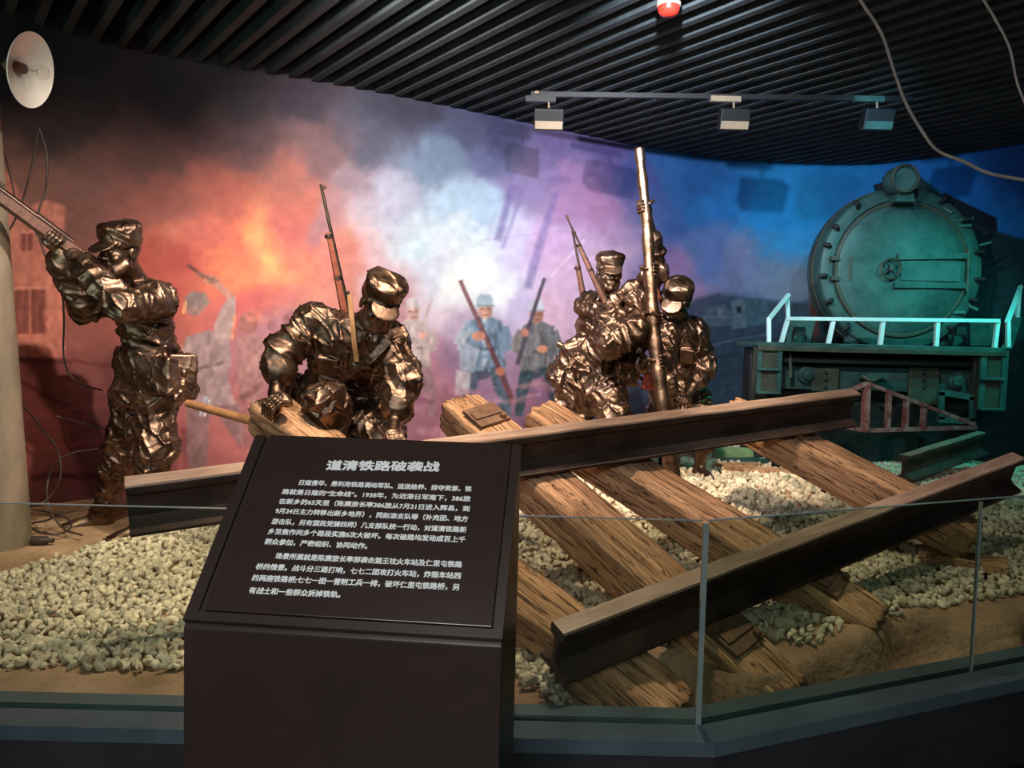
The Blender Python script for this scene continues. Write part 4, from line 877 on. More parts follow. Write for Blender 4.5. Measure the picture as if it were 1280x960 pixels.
def strap_band(pts, wd, th, face, m, parent, name='strap'):
    pts = spline(pts, 6); vs = []; fs = []; face = unit(face)
    for i, p in enumerate(pts):
        t = unit(pts[min(i + 1, len(pts) - 1)] - pts[max(i - 1, 0)]); sd = unit(np.cross(t, face)); n_ = np.cross(sd, t)
        for (a, b) in ((-1, -1), (1, -1), (1, 1), (-1, 1)): vs.append(p + sd * a * wd / 2 + n_ * b * th / 2)
    for i in range(len(pts) - 1):
        for k in range(4): fs.append((i * 4 + k, i * 4 + (k + 1) % 4, (i + 1) * 4 + (k + 1) % 4, (i + 1) * 4 + k))
    fs += [(0, 1, 2, 3)[::-1], tuple(len(vs) - 4 + k for k in range(4))]
    return build(name, vs, fs, m, parent)
def pouch(c, B_, size, parent, name='satchel', seed=0, m='bronze'):
    b = Body(0.0055); hx, hy, hz = size; c = np.array(c)
    b.box(c, [hx, hy, hz], B_, .018, .01, .8); b.box(c + B_ @ np.array([0, hy * .55, hz * .42]), [hx * 1.04, hy * .62, hz * .62], B_, .012, .004, .5); b.cap(c + B_ @ np.array([0, hy * 1.1, -hz * .15]), c + B_ @ np.array([0, hy * 1.1, -hz * .3]), .011, .011, .004)
    return statue_obj(b, name, M[m], parent, .014, seed)
def collar(bd, neck, Bt, s=1.0):
    n = np.array(neck)
    for sg in (-1, 1):
        bd.cap(n + Bt @ np.array([sg * .062, -.03, .012]), n + Bt @ np.array([sg * .022, .075, -.018]), .017 * s, .015 * s, .012)
    bd.cap(n + Bt @ np.array([-.058, -.035, .014]), n + Bt @ np.array([.058, -.035, .014]), .018, .018, .012)
def chest_pocket(bd, mid, up, Bt, Lr):
    for sg in (-1, 1):
        c = mid - up * Lr * .32 + Bt @ np.array([sg * .085, .118, 0]); bd.box(c, [.05, .014, .055], Bt, .008, .008); bd.box(c + up * .04, [.054, .019, .017], Bt, .007, .004)
    c = mid - up * Lr * .35 + Bt @ np.array([0, .132, 0]); bd.cap(c + up * .13, c - up * .25, .010, .010, .01)
BR = M['bronze']
FIG = {}
# ---- statue 1: soldier aiming upwards at the left
g = thing('bronze_statue', 'bronze soldier statue aiming a rifle upward at the far left', 'statue', (*P(170, 470, 4.2)[:2], float(ground_h(*P(170, 470, 4.2)[:2]))))
b = Body(.0065)
Rb, Rm_ = P(158, 360, 4.16), P(-44, 212, 3.66)
ax1 = unit(Rm_ - Rb)
sN, sF, pel = P(200, 374, 4.06), P(158, 372, 4.40), P(190, 458, 4.25)
Bt, mid, up = torso(b, sN, sF, pel, (-.9, -.42, 0), skirt=.15)
FIG['t1'] = (Bt, mid, up)
C1 = Rb + ax1 * ((P(92, 310, 4.03) - Rb) @ ax1); C2 = Rb + ax1 * ((P(66, 291, 3.97) - Rb) @ ax1)
wN = P(99, 326, 3.90); wF = P(74, 313, 3.96)
arm(b, sN, P(152, 382, 3.80), wN, 1.0, .86, (.080, .070, .056, .032)); arm(b, sF, P(108, 385, 4.22), wF, 1.0, .80, (.078, .072, .070, .032))
grip(b, wN, C1 - np.array([0, 0, .012]), ax1, .020, 1.0, -1); grip(b, wF, C2 - np.array([0, 0, .012]), ax1, .020, 1.0, 1)
nk = P(170, 352, 4.22); B_, T = head(b, P(150, 315, 4.06), (-.42, -.90, -.12), nk, (.10, 0, 1), 1.08); collar(b, nk, Bt)
hc1, Bh1 = P(150, 315, 4.06), B_
leg(b, P(196, 485, 4.20), P(196, 560, 4.12), P(178, 657, 4.2), P(150, 668, 4.1), 1.0, 1.2, r=(.115, .092, .07, .055)); leg(b, P(172, 485, 4.32), P(152, 562, 4.40), P(126, 645, 4.45), P(100, 655, 4.4), 1.0, 1.2, r=(.115, .088, .07, .055))
statue_obj(b, 'body', BR, g, .030, 1); cap_hat(Bh1, hc1, g, 1.08, 1, 0.0); belt(pel, up, Bt, .178, .135, g, .085, 'bronze_dark')
Bp = basis((-.25, -.95, .0)); pouch(P(198, 470, 4.06), Bp, (.105, .045, .10), g, 'satchel', 3); pouch(P(228, 462, 4.22), basis((.5, -.8, .0)), (.07, .045, .085), g, 'satchel', 4)
rifle('rifle', 'long rifle aimed up to the left by the leftmost statue', Rb, Rm_, None, 1.62)
# ---- statue 2: soldier lifting the rail in the middle
g = thing('bronze_statue', 'bronze soldier statue crouching to lift the rail, centre left', 'statue', (*P(430, 500, 3.8)[:2], float(ground_h(*P(430, 500, 3.8)[:2]))))
b = Body(.0065)
sl, sr, pel = P(394, 404, 3.74), P(488, 425, 3.70), P(428, 500, 3.98)
Bt, mid, up = torso(b, sl, sr, pel, (.12, -1, -.2), skirt=.13, wid=1.05)
chest_pocket(b, mid, up, Bt, np.linalg.norm(mid - pel))
wl, wr = P(344, 492, 3.52), P(494, 522, 3.42)
arm(b, sl, P(350, 446, 3.62), wl, 1.0, .35, (.082, .072, .062, .034)); arm(b, sr, P(504, 474, 3.52), wr, 1.0, .72, (.082, .070, .060, .034))
rx_ = unit(rb - ra)
tp = lambda px: ra + (rb - ra) * 0 + 0
def rail_at(px, zoff=HR):
    # point of the raised rail seen at column px
    t = np.linspace(0, 1, 400)[:, None]; q = ra + (rb - ra) * t + np.array([0, 0, zoff]); d_ = q - EYE; X = 640 + FPX * (d_ @ R_) / (d_ @ F_); return q[np.argmin(np.abs(X - px))]
cg = rail_at(492); grip(b, wr, cg - np.array([0, -.03, .02]), rx_, .032, 1.05, 1)
cl_ = P(345, 512, 3.45); grip(b, wl, cl_, (.75, -.5, -.4), .04, 1.05, 1)
nk = P(452, 408, 3.72); B_, T = head(b, P(474, 381, 3.58), (.34, -.76, -.50), nk, (.1, .1, 1), 1.0); collar(b, nk, Bt)
leg(b, P(404, 508, 3.95), P(410, 504, 3.60), P(400, 612, 3.72), P(395, 630, 3.5), 1.0, 1.3, r=(.115, .09, .07, .055)); leg(b, P(450, 515, 3.98), P(478, 548, 3.66), P(462, 626, 3.86), P(470, 640, 3.6), 1.0, 1.3, r=(.115, .09, .07, .055))
b.cap(P(420, 485, 3.9), P(372, 488, 3.92), .10, .07, .05, 1.2)
statue_obj(b, 'body', BR, g, .032, 2); cap_hat(B_, P(474, 381, 3.58), g, 1.0, 2); belt(pel, up, Bt, .180, .135, g, .09, 'bronze_dark')
bl = rifle('rifle', 'rifle with reddish stock slung upright on the crouching statue', P(452, 480, 3.83), P(409, 284, 3.78), None, 1.0, red=True)
strap_band([P(437, 368, 3.60), P(440, 400, 3.56), P(443, 430, 3.56), P(446, 452, 3.58)], .022, .005, (0, -1, 0), M['strap'], g, 'sling')
strap_band([P(486, 425, 3.55), P(465, 447, 3.54), P(444, 462, 3.57), P(425, 474, 3.62)], .035, .006, (0, -1, 0), M['bronze_dark'], g, 'strap')
# ---- group of three round the lever pole
pole_pts = [P(799, 186, 4.92), P(803, 225, 4.90), P(808, 275, 4.88), P(811, 320, 4.85), P(815, 380, 4.80), P(819, 430, 4.76), P(824, 475, 4.72), P(829, 512, 4.70)]
sp_ = spline(pole_pts, 6); mb = MB(); nn_ = len(sp_)
rads = [.030 + .020 * (i / nn_) + .004 * math.sin(i * 1.3) for i in range(nn_)]
low = sp_[-1] + unit(sp_[-1] - sp_[-3]) * .42; sp_.append(low); rads.append(.052)
mb.tube(sp_, rads, 14)
part('lever_pole', mb, M['bronze_log'], smooth=60, label='tall bent bronze tree-trunk lever gripped by three statues', cat='pole')
def pole_at(py):
    q = np.array(sp_); d_ = q - EYE; Y = 480 - FPX * (d_ @ U_) / (d_ @ F_); i = int(np.argmin(np.abs(Y - py))); t = unit(q[min(i + 1, len(q) - 1)] - q[max(i - 1, 0)]); return q[i], t, rads[i]
# statue 3, behind, facing front
g = thing('bronze_statue', 'bronze capped soldier statue facing front behind the lever pole', 'statue', (*P(745, 500, 5.35)[:2], float(ground_h(*P(745, 500, 5.35)[:2]))))
b = Body(.0068); sl, sr, pel = P(734, 380, 5.28), P(790, 376, 5.34), P(742, 470, 5.42)
Bt, mid, up = torso(b, sl, sr, pel, (.1, -1, 0), skirt=.15)
c, t, r_ = pole_at(344); w1 = P(797, 355, 4.98); arm(b, sl, P(757, 394, 5.04), w1, .98, .85, (.076, .062, .05, .03)); grip(b, w1, c, t, r_, 1.05, 1)
c, t, r_ = pole_at(262); w2 = P(813, 284, 5.00); arm(b, sr, P(822, 338, 5.14), w2, .98, .72, (.076, .062, .05, .03)); grip(b, w2, c, t, r_, 1.05, -1)
nk = P(761, 370, 5.28); B_, T = head(b, P(762, 342, 5.20), (.05, -1, -.10), nk); collar(b, nk, Bt)
leg(b, P(732, 480, 5.40), P(718, 540, 5.28), P(712, 590, 5.45), P(705, 610, 5.1), .98, 1.2, r=(.115, .09, .07, .055)); leg(b, P(756, 480, 5.48), P(775, 540, 5.40), P(790, 588, 5.55), P(795, 610, 5.2), .98, 1.2, r=(.115, .09, .07, .055))
statue_obj(b, 'body', BR, g, .028, 3); cap_hat(B_, P(762, 342, 5.20), g, .98, 3)
# statue 4, bending into the pole
g = thing('bronze_statue', 'bronze statue bent forward pulling the lever pole, towel round head', 'statue', (*P(750, 520, 5.05)[:2], float(ground_h(*P(765, 600, 4.9)[:2]))))
b = Body(.0068); sl, sr, pel = P(764, 402, 4.86), P(800, 418, 5.08), P(738, 462, 5.12)
Bt, mid, up = torso(b, sl, sr, pel, (.75, -.45, -.5), skirt=.15, wid=1.05)
c, t, r_ = pole_at(398); w1 = P(801, 405, 4.80); arm(b, sl, P(764, 430, 4.70), w1, 1.0, .84, (.086, .080, .066, .032), 1.3); grip(b, w1, c, t, r_, 1.05, 1)
c, t, r_ = pole_at(452); w2 = P(806, 456, 4.88); arm(b, sr, P(790, 452, 5.10), w2, 1.0, .7, (.078, .062, .05, .03)); grip(b, w2, c, t, r_, 1.05, 1)
nk = P(783, 402, 4.94); B_, T = head(b, P(797, 388, 4.92), (.72, -.55, -.55), nk, (.3, 0, 1)); 
b.ell(P(800, 388, 4.92) , [.10, .10, .09], B_, .02, 1.2, sub=False) if False else None
leg(b, P(748, 472, 5.08), P(768, 520, 4.80), P(765, 602, 4.92), P(775, 620, 4.7), 1.0, 1.2, True, r=(.13, .085, .07, .05)); leg(b, P(728, 472, 5.18), P(716, 530, 5.10), P(700, 590, 5.3), P(690, 610, 5.1), 1.0, 1.3, r=(.12, .09, .07, .05))
b.cap(P(722, 440, 5.05), P(712, 500, 5.1), .10, .09, .05, 1.3)
statue_obj(b, 'body', BR, g, .034, 4)
hb = Body(.0045); Th = lambda x, y, z: P(797, 388, 4.92) + B_ @ np.array([x, y, z]); hb.ell(Th(0, -.02, .055), [.092, .108, .085], B_, .02, 1.2); hb.cap(Th(-.085, -.03, .02), Th(.085, -.03, .02), .03, .03, .02, .8); hb.ell(Th(0, -.015, -.02), [.08, .102, .07], B_, .01, sub=True); statue_obj(hb, 'head_towel', BR, g, .02, 14)
strap_band([P(722, 440, 4.90), P(705, 470, 4.88), P(700, 500, 4.95)], .028, .008, (0, -1, 0), M['bronze_dark'], g, 'strap')
pouch(P(782, 468, 4.93), basis((.3, -.9, 0)), (.075, .045, .08), g, 'satchel', 8, 'bronze_dark')
pouch(P(813, 476, 4.98), basis((.2, -.9, -.1)), (.055, .012, .06), g, 'cloth_flap', 9, 'red_cloth')
# statue 5, right, capped and leaning left
g = thing('bronze_statue', 'bronze statue with tilted cap leaning left, right of the pole', 'statue', (*P(860, 520, 5.4)[:2], float(ground_h(*P(873, 584, 5.4)[:2]))))
b = Body(.0068); sl, sr, pel = P(832, 408, 5.20), P(868, 412, 5.42), P(846, 486, 5.50)
Bt, mid, up = torso(b, sl, sr, pel, (-.45, -.88, -.2), skirt=.14); chest_pocket(b, mid, up, Bt, np.linalg.norm(mid - pel))
w1 = P(858, 496, 5.14); arm(b, sr, P(883, 458, 5.30), w1, 1.0, .45, (.078, .068, .056, .032)); w2 = P(838, 494, 5.02); arm(b, sl, P(830, 455, 5.02), w2, 1.0, .7, (.078, .064, .052, .032))
ba_, bb_ = P(796, 470, 5.02), P(872, 512, 5.06); bt_ = unit(bb_ - ba_); cc1 = ba_ + bt_ * ((P(852, 500, 5.05) - ba_) @ bt_); cc2 = ba_ + bt_ * ((P(832, 490, 5.03) - ba_) @ bt_)
grip(b, w1, cc1, bt_, .014, 1.0, 1); grip(b, w2, cc2, bt_, .014, 1.0, 1)
nk = P(851, 400, 5.28); B_, T = head(b, P(846, 377, 5.16), (-.55, -.75, -.55), nk, (.3, 0, 1))
leg(b, P(864, 492, 5.48), P(880, 540, 5.30), P(874, 584, 5.42), P(892, 592, 5.2), 1.0, 1.2, True, r=(.11, .085, .07, .05)); leg(b, P(844, 492, 5.54), P(840, 540, 5.50), P(838, 582, 5.62), P(828, 590, 5.4), 1.0, 1.2, r=(.11, .085, .07, .05))
statue_obj(b, 'body', BR, g, .028, 5); cap_hat(B_, P(846, 377, 5.16), g, 1.05, 5, .1)
mb = MB(); mb.tube([ba_, bb_], .013, 8); part('crowbar', mb, M['bronze_log'], label='thin bronze bar held by the rightmost statue', cat='bar')
rifle('rifle', 'rifle pointing up behind the shoulder of the front-facing statue', P(748, 470, 5.47), P(715, 299, 5.42), None, 1.05)
rifle('rifle', 'rifle leaning across in front of the front-facing statue', P(775, 415, 5.08), P(726, 313, 5.06), None, 0.85)
rifle('rifle', 'short rifle with red stock behind the pole and rightmost statue', P(842, 420, 5.52), P(818, 352, 5.5), None, 0.72, red=True)
# ------------------------------------------------------------------ locomotive front
YF = 6.4
g = thing('locomotive', 'dark green steam locomotive front with round smokebox door and pale railings', 'locomotive', (3.15, 6.9, 0.5))
zt = P(1105, 431, YF)[2]; xl, xr = P(948, 431, YF)[0], P(1258, 436, YF)[0]
def bx(name, x0, x1, y0, y1, z0, z1, m, par=g, bev=0.006):
    o = part(name, MB().box(((x0 + x1) / 2, (y0 + y1) / 2, (z0 + z1) / 2), (x1 - x0, y1 - y0, z1 - z0)), M[m], par)
    if bev: bevel(o, bev)
    return o
def pb(name, px0, py0, px1, py1, y0, th, m, par=g, bev=0.005):
    a, b = P(px0, py0, y0), P(px1, py1, y0); return bx(name, min(a[0], b[0]), max(a[0], b[0]), y0, y0 + th, min(a[2], b[2]), max(a[2], b[2]), m, par, bev)
bx('running_deck', xl, xr, YF, 7.05, zt - .035, zt, 'train')
bx('deck_lip', xl, xr, YF - .012, YF + .02, zt - .075, zt - .03, 'train_rust')
bx('underframe', xl + .06, xr - .06, 6.78, 7.0, 0.50, zt - .05, 'train_dark')
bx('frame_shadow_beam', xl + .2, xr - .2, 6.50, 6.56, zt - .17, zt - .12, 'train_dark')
# smokebox
cy = P(1126, 337, 6.78); ax = (0, -1, 0)
sb = part('smokebox', MB().lathe(cy, ax, [(-.30, .715), (-.28, .72), (-.02, .72), (0.0, .715), (.012, .70), (.012, .612), (0.0, .604), (-.03, .60)], 72), M['train'], g, smooth=40)
part('smokebox_band', MB().lathe(cy, ax, [(-.20, .722), (-.20, .732), (-.14, .732), (-.14, .722)], 72), M['train_rust'], sb, smooth=30)
dr = part('smokebox_door', MB().lathe(cy, ax, [(-.02, .604), (.012, .598), (.035, .55), (.055, .42), (.066, .25), (.070, .0)], 64), M['train'], g, smooth=60)
part('door_rim', MB().lathe(cy, ax, [(.010, .600), (.030, .596), (.034, .575), (.020, .560)], 64), M['train_rust'], dr, smooth=30)
def fp(px, py, off): return P(px, py, 6.78 - off)
for (pa, pb_) in (((1122, 321), (1211, 320)), ((1118, 356), (1207, 357))):
    part('hinge_strap', MB().bar(fp(*pa, .085), fp(*pb_, .06), .05, .022, up=(0, -1, 0)), M['train'], dr)
part('hinge_post', MB().tube([fp(1211, 312, .055), fp(1209, 364, .055)], .018, 10), M['train_rust'], g)
part('door_plate', MB().box(fp(1163, 339, .066), (.52, .02, .17)), M['train'], dr)
wc = fp(1114, 336, .10); wr_ = MB(); wr_.lathe(wc, ax, [(-.012, .085), (.0, .096), (.012, .085), (.0, .074), (-.012, .085)], 32)
wl_ = part('hand_wheel', wr_, M['train_rust'], dr, smooth=50)
for a in (0.6, 0.6 + math.pi / 2):
    v_ = np.array([math.cos(a), 0, math.sin(a)]) * .085; part('wheel_spoke', MB().bar(wc - v_, wc + v_, .016, .014, up=(0, -1, 0)), M['train_dark'], wl_)
part('wheel_hub', MB().lathe(wc, ax, [(-.04, .022), (.02, .022), (.026, .012), (.026, 0)], 16), M['train_rust'], wl_, smooth=40)
part('door_handle', MB().tube([fp(1064, 321, .05), fp(1063, 350, .05)], .010, 8), M['train_rust'], dr)
for (x, y) in ((1043, 323), (1043, 348)): part('bracket', MB().box(fp(x, y, .04), (.07, .05, .035)), M['train_rust'], g)
for ang in (14, 40, 62, 100, 128, 150, 164, 186, 205, 228, 312, 338, 354):
    a = R(ang); c = cy + np.array([math.cos(a) * .665, -.01, math.sin(a) * .665]); q = cy + np.array([math.cos(a) * .74, -.03, math.sin(a) * .74])
    mb = MB(); mb.tube([c, (c + q) / 2 + np.array([0, -.045, 0]), q], [.018, .020, .015], 8); part('door_dog', mb, M['train_dark'], g, smooth=60)
for (xa, ya, xb, yb, r_) in ((1196, 276, 1216, 273, .022), (1198, 283, 1214, 282, .018), (1224, 307, 1239, 303, .014), (1188, 391, 1206, 391, .02), (1210, 382, 1222, 388, .020), (1180, 260, 1190, 266, .02)):
    part('pipe_stub', MB().tube([fp(xa, ya, .0), fp(xb, yb, .03)], r_, 10), M['train'], g, smooth=60)
hl = P(1128, 224, 6.55)
h_ = part('headlamp', MB().lathe(hl, ax, [(-.16, .09), (-.10, .118), (.03, .122), (.045, .118), (.045, .102), (.02, .095), (.01, .0)], 32), M['train'], g, smooth=40)
part('lamp_rim', MB().lathe(hl, ax, [(.035, .120), (.055, .120), (.055, .100), (.035, .100)], 32), M['train_rust'], h_, smooth=30)
part('lamp_stand', MB().box(P(1128, 246, 6.62), (.16, .12, .10), None, 0.8), M['train'], g)
part('chimney', MB().lathe(P(1112, 262, 7.0), (0, 0, 1), [(-.05, .17), (.0, .125), (.10, .115), (.20, .135), (.22, .15), (.22, .10)], 28), M['train_dark'], g, smooth=40)
for (x, y) in ((1069, 259), (1080, 252)): part('valve', MB().lathe(P(x, y, 6.95), (0, 0, 1), [(-.06, .018), (.0, .018), (.01, .034), (.04, .034), (.055, .0)], 12), M['train_dark'], g, smooth=40)
# saddle and deck fittings
for (xa, xb) in ((1075, 1062), (1180, 1196)): part('saddle_leg', MB().bar(P(xa, 402, 6.85), P(xb, 430, 6.85), .10, .06, up=(0, 1, 0)), M['train'], g)
part('saddle', MB().extr([P(1060, 432, 6.86), P(1085, 405, 6.86), P(1110, 420, 6.86), P(1145, 420, 6.86), P(1170, 405, 6.86), P(1200, 432, 6.86)], (0, .12, 0)), M['train'], g)
part('side_plate', MB().extr([P(1213, 398, 6.8), P(1246, 399, 6.8), P(1246, 432, 6.8), P(1213, 432, 6.8)], (0, .02, 0)), M['train'], g)
part('side_plate', MB().extr([P(986, 398, 6.8), P(1020, 400, 6.8), P(1012, 430, 6.8), P(984, 430, 6.8)], (0, .02, 0)), M['train'], g)
part('end_plate', MB().extr([P(1251, 436, 6.42), P(1262, 436, 6.42), P(1277, 393, 7.0), P(1268, 393, 7.0)], (.02, .0, 0)), M['train'], g)
for px in (999, 1199):
    lb = part('marker_lamp', MB().box(P(px, 414, 6.62), (.10, .09, .075), None, .75), M['train_dark'], g)
    for s_ in (-9, 9): part('lamp_leg', MB().bar(P(px + s_ * .8, 414, 6.62), P(px + s_, 430, 6.62), .014, .014, up=(0, 1, 0)), M['train_dark'], lb)
# railings
def rl(a, b, ya=6.42, yb=6.42, wd=.030): return MB().bar(P(*a, ya), P(*b, yb), wd, wd, up=(0, 1, 0))
part('railing', rl((983, 398), (1249, 401)), M['rail_teal_lit'], g)
for a, b in (((985, 398), (976, 430)), ((1042, 399), (1035, 431)), ((1104, 399), (1100, 432)), ((1172, 400), (1170, 433)), ((1247, 401), (1243, 436))): part('railing_post', rl(a, b, 6.43, 6.43, .032), M['rail_teal_lit'], g)
part('railing_post', rl((961, 398), (961, 430), 6.45, 6.45), M['rail_teal_lit'], g); part('railing', rl((961, 399), (986, 368), 6.45, 6.95), M['rail_teal_lit'], g); part('railing_post', rl((984, 370), (985, 396), 6.93, 6.93), M['rail_teal_lit'], g)
part('railing_post', rl((1260, 402), (1260, 434), 6.45, 6.45), M['rail_teal_lit'], g); part('railing', rl((1259, 403), (1276, 358), 6.45, 6.98), M['rail_teal_lit'], g); part('railing_post', rl((1274, 362), (1271, 402), 6.96, 6.96), M['rail_teal_lit'], g)
# buffer beam
for (x0, x1, yt, yb, sh) in ((948, 976, 434, 492, (462,)), (1227, 1257, 438, 513, (474,))):
    bb_ = pb('buffer_box', x0, yt, x1, yb, YF + .02, .14, 'train_rust')
    pb('box_frame', x0, yt, x0 + 3, yb, YF, .03, 'train', bb_, 0); pb('box_frame', x1 - 3, yt, x1, yb, YF, .03, 'train', bb_, 0)
    for s_ in sh: pb('box_ledge', x0, s_ - 2, x1, s_ + 2, YF - .03, .06, 'train', bb_)
    pb('box_ledge', x0, yb - 3, x1, yb + 1, YF - .03, .06, 'train', bb_)
bm = pb('buffer_beam', 982, 457, 1222, 492, 6.62, .10, 'train')
pb('beam_flange', 982, 453, 1222, 458, 6.57, .18, 'train', bm)
for (x0, x1, yb) in ((1016, 1048, 490), (1138, 1172, 506)):
    pl = pb('beam_plate', x0, 459, x1, yb, 6.58, .035, 'train_rust')
    for k in range(3): part('rivet', MB().lathe(P((x0 + x1) / 2, 466 + 9 * k, 6.58), ax, [(0, .018), (.01, .015), (.016, 0)], 10), M['train_dark'], pl, smooth=50)
for (x, y) in ((1007, 468), (1194, 475)): part('buffer_disc', MB().lathe(P(x, y, 6.6), ax, [(0, .075), (.03, .072), (.034, .05), (.06, .045), (.066, .0)], 24), M['train'], g, smooth=40)
part('coupling', MB().box(P(1090, 470, 6.52), (.17, .16, .05)), M['train'], g); part('coupling_hook', MB().tube(spline([P(1078, 470, 6.42), P(1090, 476, 6.38), P(1102, 470, 6.42)], 5), .016, 8), M['train_rust'], g)
for (x, y0, y1) in ((988, 443, 472), (1219, 448, 478)): part('vertical_rod', MB().tube([P(x, y0, 6.5), P(x, y1, 6.5)], .016, 8), M['train_rust'], g)
fr = thing('lower_frame', None, None, P(1195, 520, 6.5)); fr.parent = g; fr.location = P(1195, 520, 6.5) - wloc(g)
for r_ in (((1172, 490), (1218, 497)), ((1176, 490), (1176, 524)), ((1215, 496), (1215, 526)), ((1172, 524), (1218, 527))): part('frame_bar', MB().bar(P(*r_[0], 6.5), P(*r_[1], 6.5), .05, .03, up=(0, 1, 0)), M['train'], fr)
# pilot (red slatted guard)
pg = thing('pilot_guard', None, None, (0, 0, 0)); pg.parent = g; pg['label'] = 'rusty red slatted pilot guard'; pg.location = P(1100, 535, 6.2) - wloc(g)
def pbar(a, b, w_, th=.03): part('guard_bar', MB().bar(P(*a, 6.2), P(*b, 6.2), w_, th, up=(0, 1, 0)), M['guard_red'], pg)
def Pg(x, y): return P(x, y, 6.2)
for a, b, w_ in (((1083, 479), (1218, 531), .05), ((1083, 479), (1020, 508), .045), ((1018, 527), (1081, 538), .06), ((1081, 538), (1219, 534), .06), ((1083, 480), (1081, 538), .10), ((1049, 494), (1043, 532), .05), ((1111, 490), (1109, 536), .055), ((1133, 499), (1131, 536), .055), ((1155, 508), (1153, 535), .05)):
    m_ = MB(); aa, bb2 = Pg(*a), Pg(*b); m_.bar(aa, bb2, .03, w_, up=(0, 1, 0)); part('guard_slat', m_, M['guard_red'], pg)
part('guard_rod', MB().tube([P(1045, 504, 6.26), P(1135, 508, 6.26)], .006, 6), M['train'], pg)
# ------------------------------------------------------------------ sign stand
A0, B0 = P(229, 777, 1.425), P(628, 798, 1.368); z1 = (A0[2] + B0[2]) / 2; u = unit([B0[0] - A0[0], B0[1] - A0[1], 0]); v = np.array([-u[1], u[0], 0]); dp = .322; z2 = (P(318, 545, 1.743)[2] + P(648, 557, 1.686)[2]) / 2
A0[2] = B0[2] = z1; WS = np.linalg.norm(B0[:2] - A0[:2])
g = thing('sign_stand', 'dark brown information stand with slanted Chinese text panel', 'sign', (*(A0 + u * WS / 2 + v * dp / 2)[:2], 0))
def sp(x, y, z): return np.array([A0[0], A0[1], 0]) + u * x + v * y + np.array([0, 0, z])
th_ = .014; sl_ = unit(v * dp + np.array([0, 0, z2 - z1])); nn = np.cross(u, sl_); SLn = math.hypot(dp, z2 - z1)
o = part('pedestal', MB().extr([sp(0, 0, 0), sp(0, 0, z1 - th_), sp(0, dp, z2 - th_), sp(0, dp, 0)], u * WS), M['sign'], g); bevel(o, .003)
def tp3(x, y, n_=0): return sp(0, 0, z1) + u * x + sl_ * y + nn * n_
def slab(x0, y0, x1, y1, n0, n1): return MB().extr([tp3(x0, y0, n0), tp3(x1, y0, n0), tp3(x1, y1, n0), tp3(x0, y1, n0)], nn * (n1 - n0))
part('top_tray', slab(0, 0, WS, SLn, -.006, -.004), M['sign'], g)
part('tray_edge', slab(0, 0, .024, SLn, -.008, .004), M['sign'], g); part('tray_edge', slab(WS - .019, 0, WS, SLn, -.008, .004), M['sign'], g); part('tray_edge', slab(.024, 0, WS - .019, .018, -.008, .004), M['sign'], g)
pl = part('text_panel', slab(.036, .021, WS - .021, SLn, -.004, .006), M['sign_plate'], g); bevel(pl, .0015)
def onp(px, py):
    d = F_ + R_ * (px - 640) / FPX + U_ * (480 - py) / FPX; q0 = tp3(0, 0, .0065); t = ((q0 - EYE) @ nn) / (d @ nn); return EYE + d * t
LN = [("道清铁路破袭战", 412, 134, 718, 138, 1), ("日寇侵华，是利用铁路调动军队、运送给养、掠夺资源，铁", 337, 181, 806, 199, 0), ("路就是日寇的“生命线”。1938年，为迟滞日军南下，386旅", 290, 206, 803, 226, 0), ("在新乡的65天里（陈赓旅长率386旅从7月21日进入辉县，到", 282, 232, 800, 253, 0), ("9月24日主力转移出新乡地界），同赵涂支队等（补充团、地方", 272, 258, 796, 281, 0), ("游击队，另有国民党骑四师）几支部队统一行动，对道清铁路新", 262, 287, 792, 310, 0), ("乡至焦作间多个路段实施6次大破坏。每次破路均发动成百上千", 252, 314, 789, 337, 0), ("群众参加，严密组织、协同动作。", 243, 342, 522, 355, 0),
("场景所展就是陈赓旅长率部袭击潞王坟火车站及仁里屯铁路", 272, 381, 780, 405, 0), ("桥的情景。战斗分三路打响，七七二团攻打火车站，炸毁车站西", 219, 410, 777, 436, 0), ("的两座铁路桥;七七一团一营附工兵一排，破坏仁里屯铁路桥，另", 209, 441, 772, 467, 0), ("有战士和一些群众拆掉铁轨。", 200, 475, 449, 487, 0)]
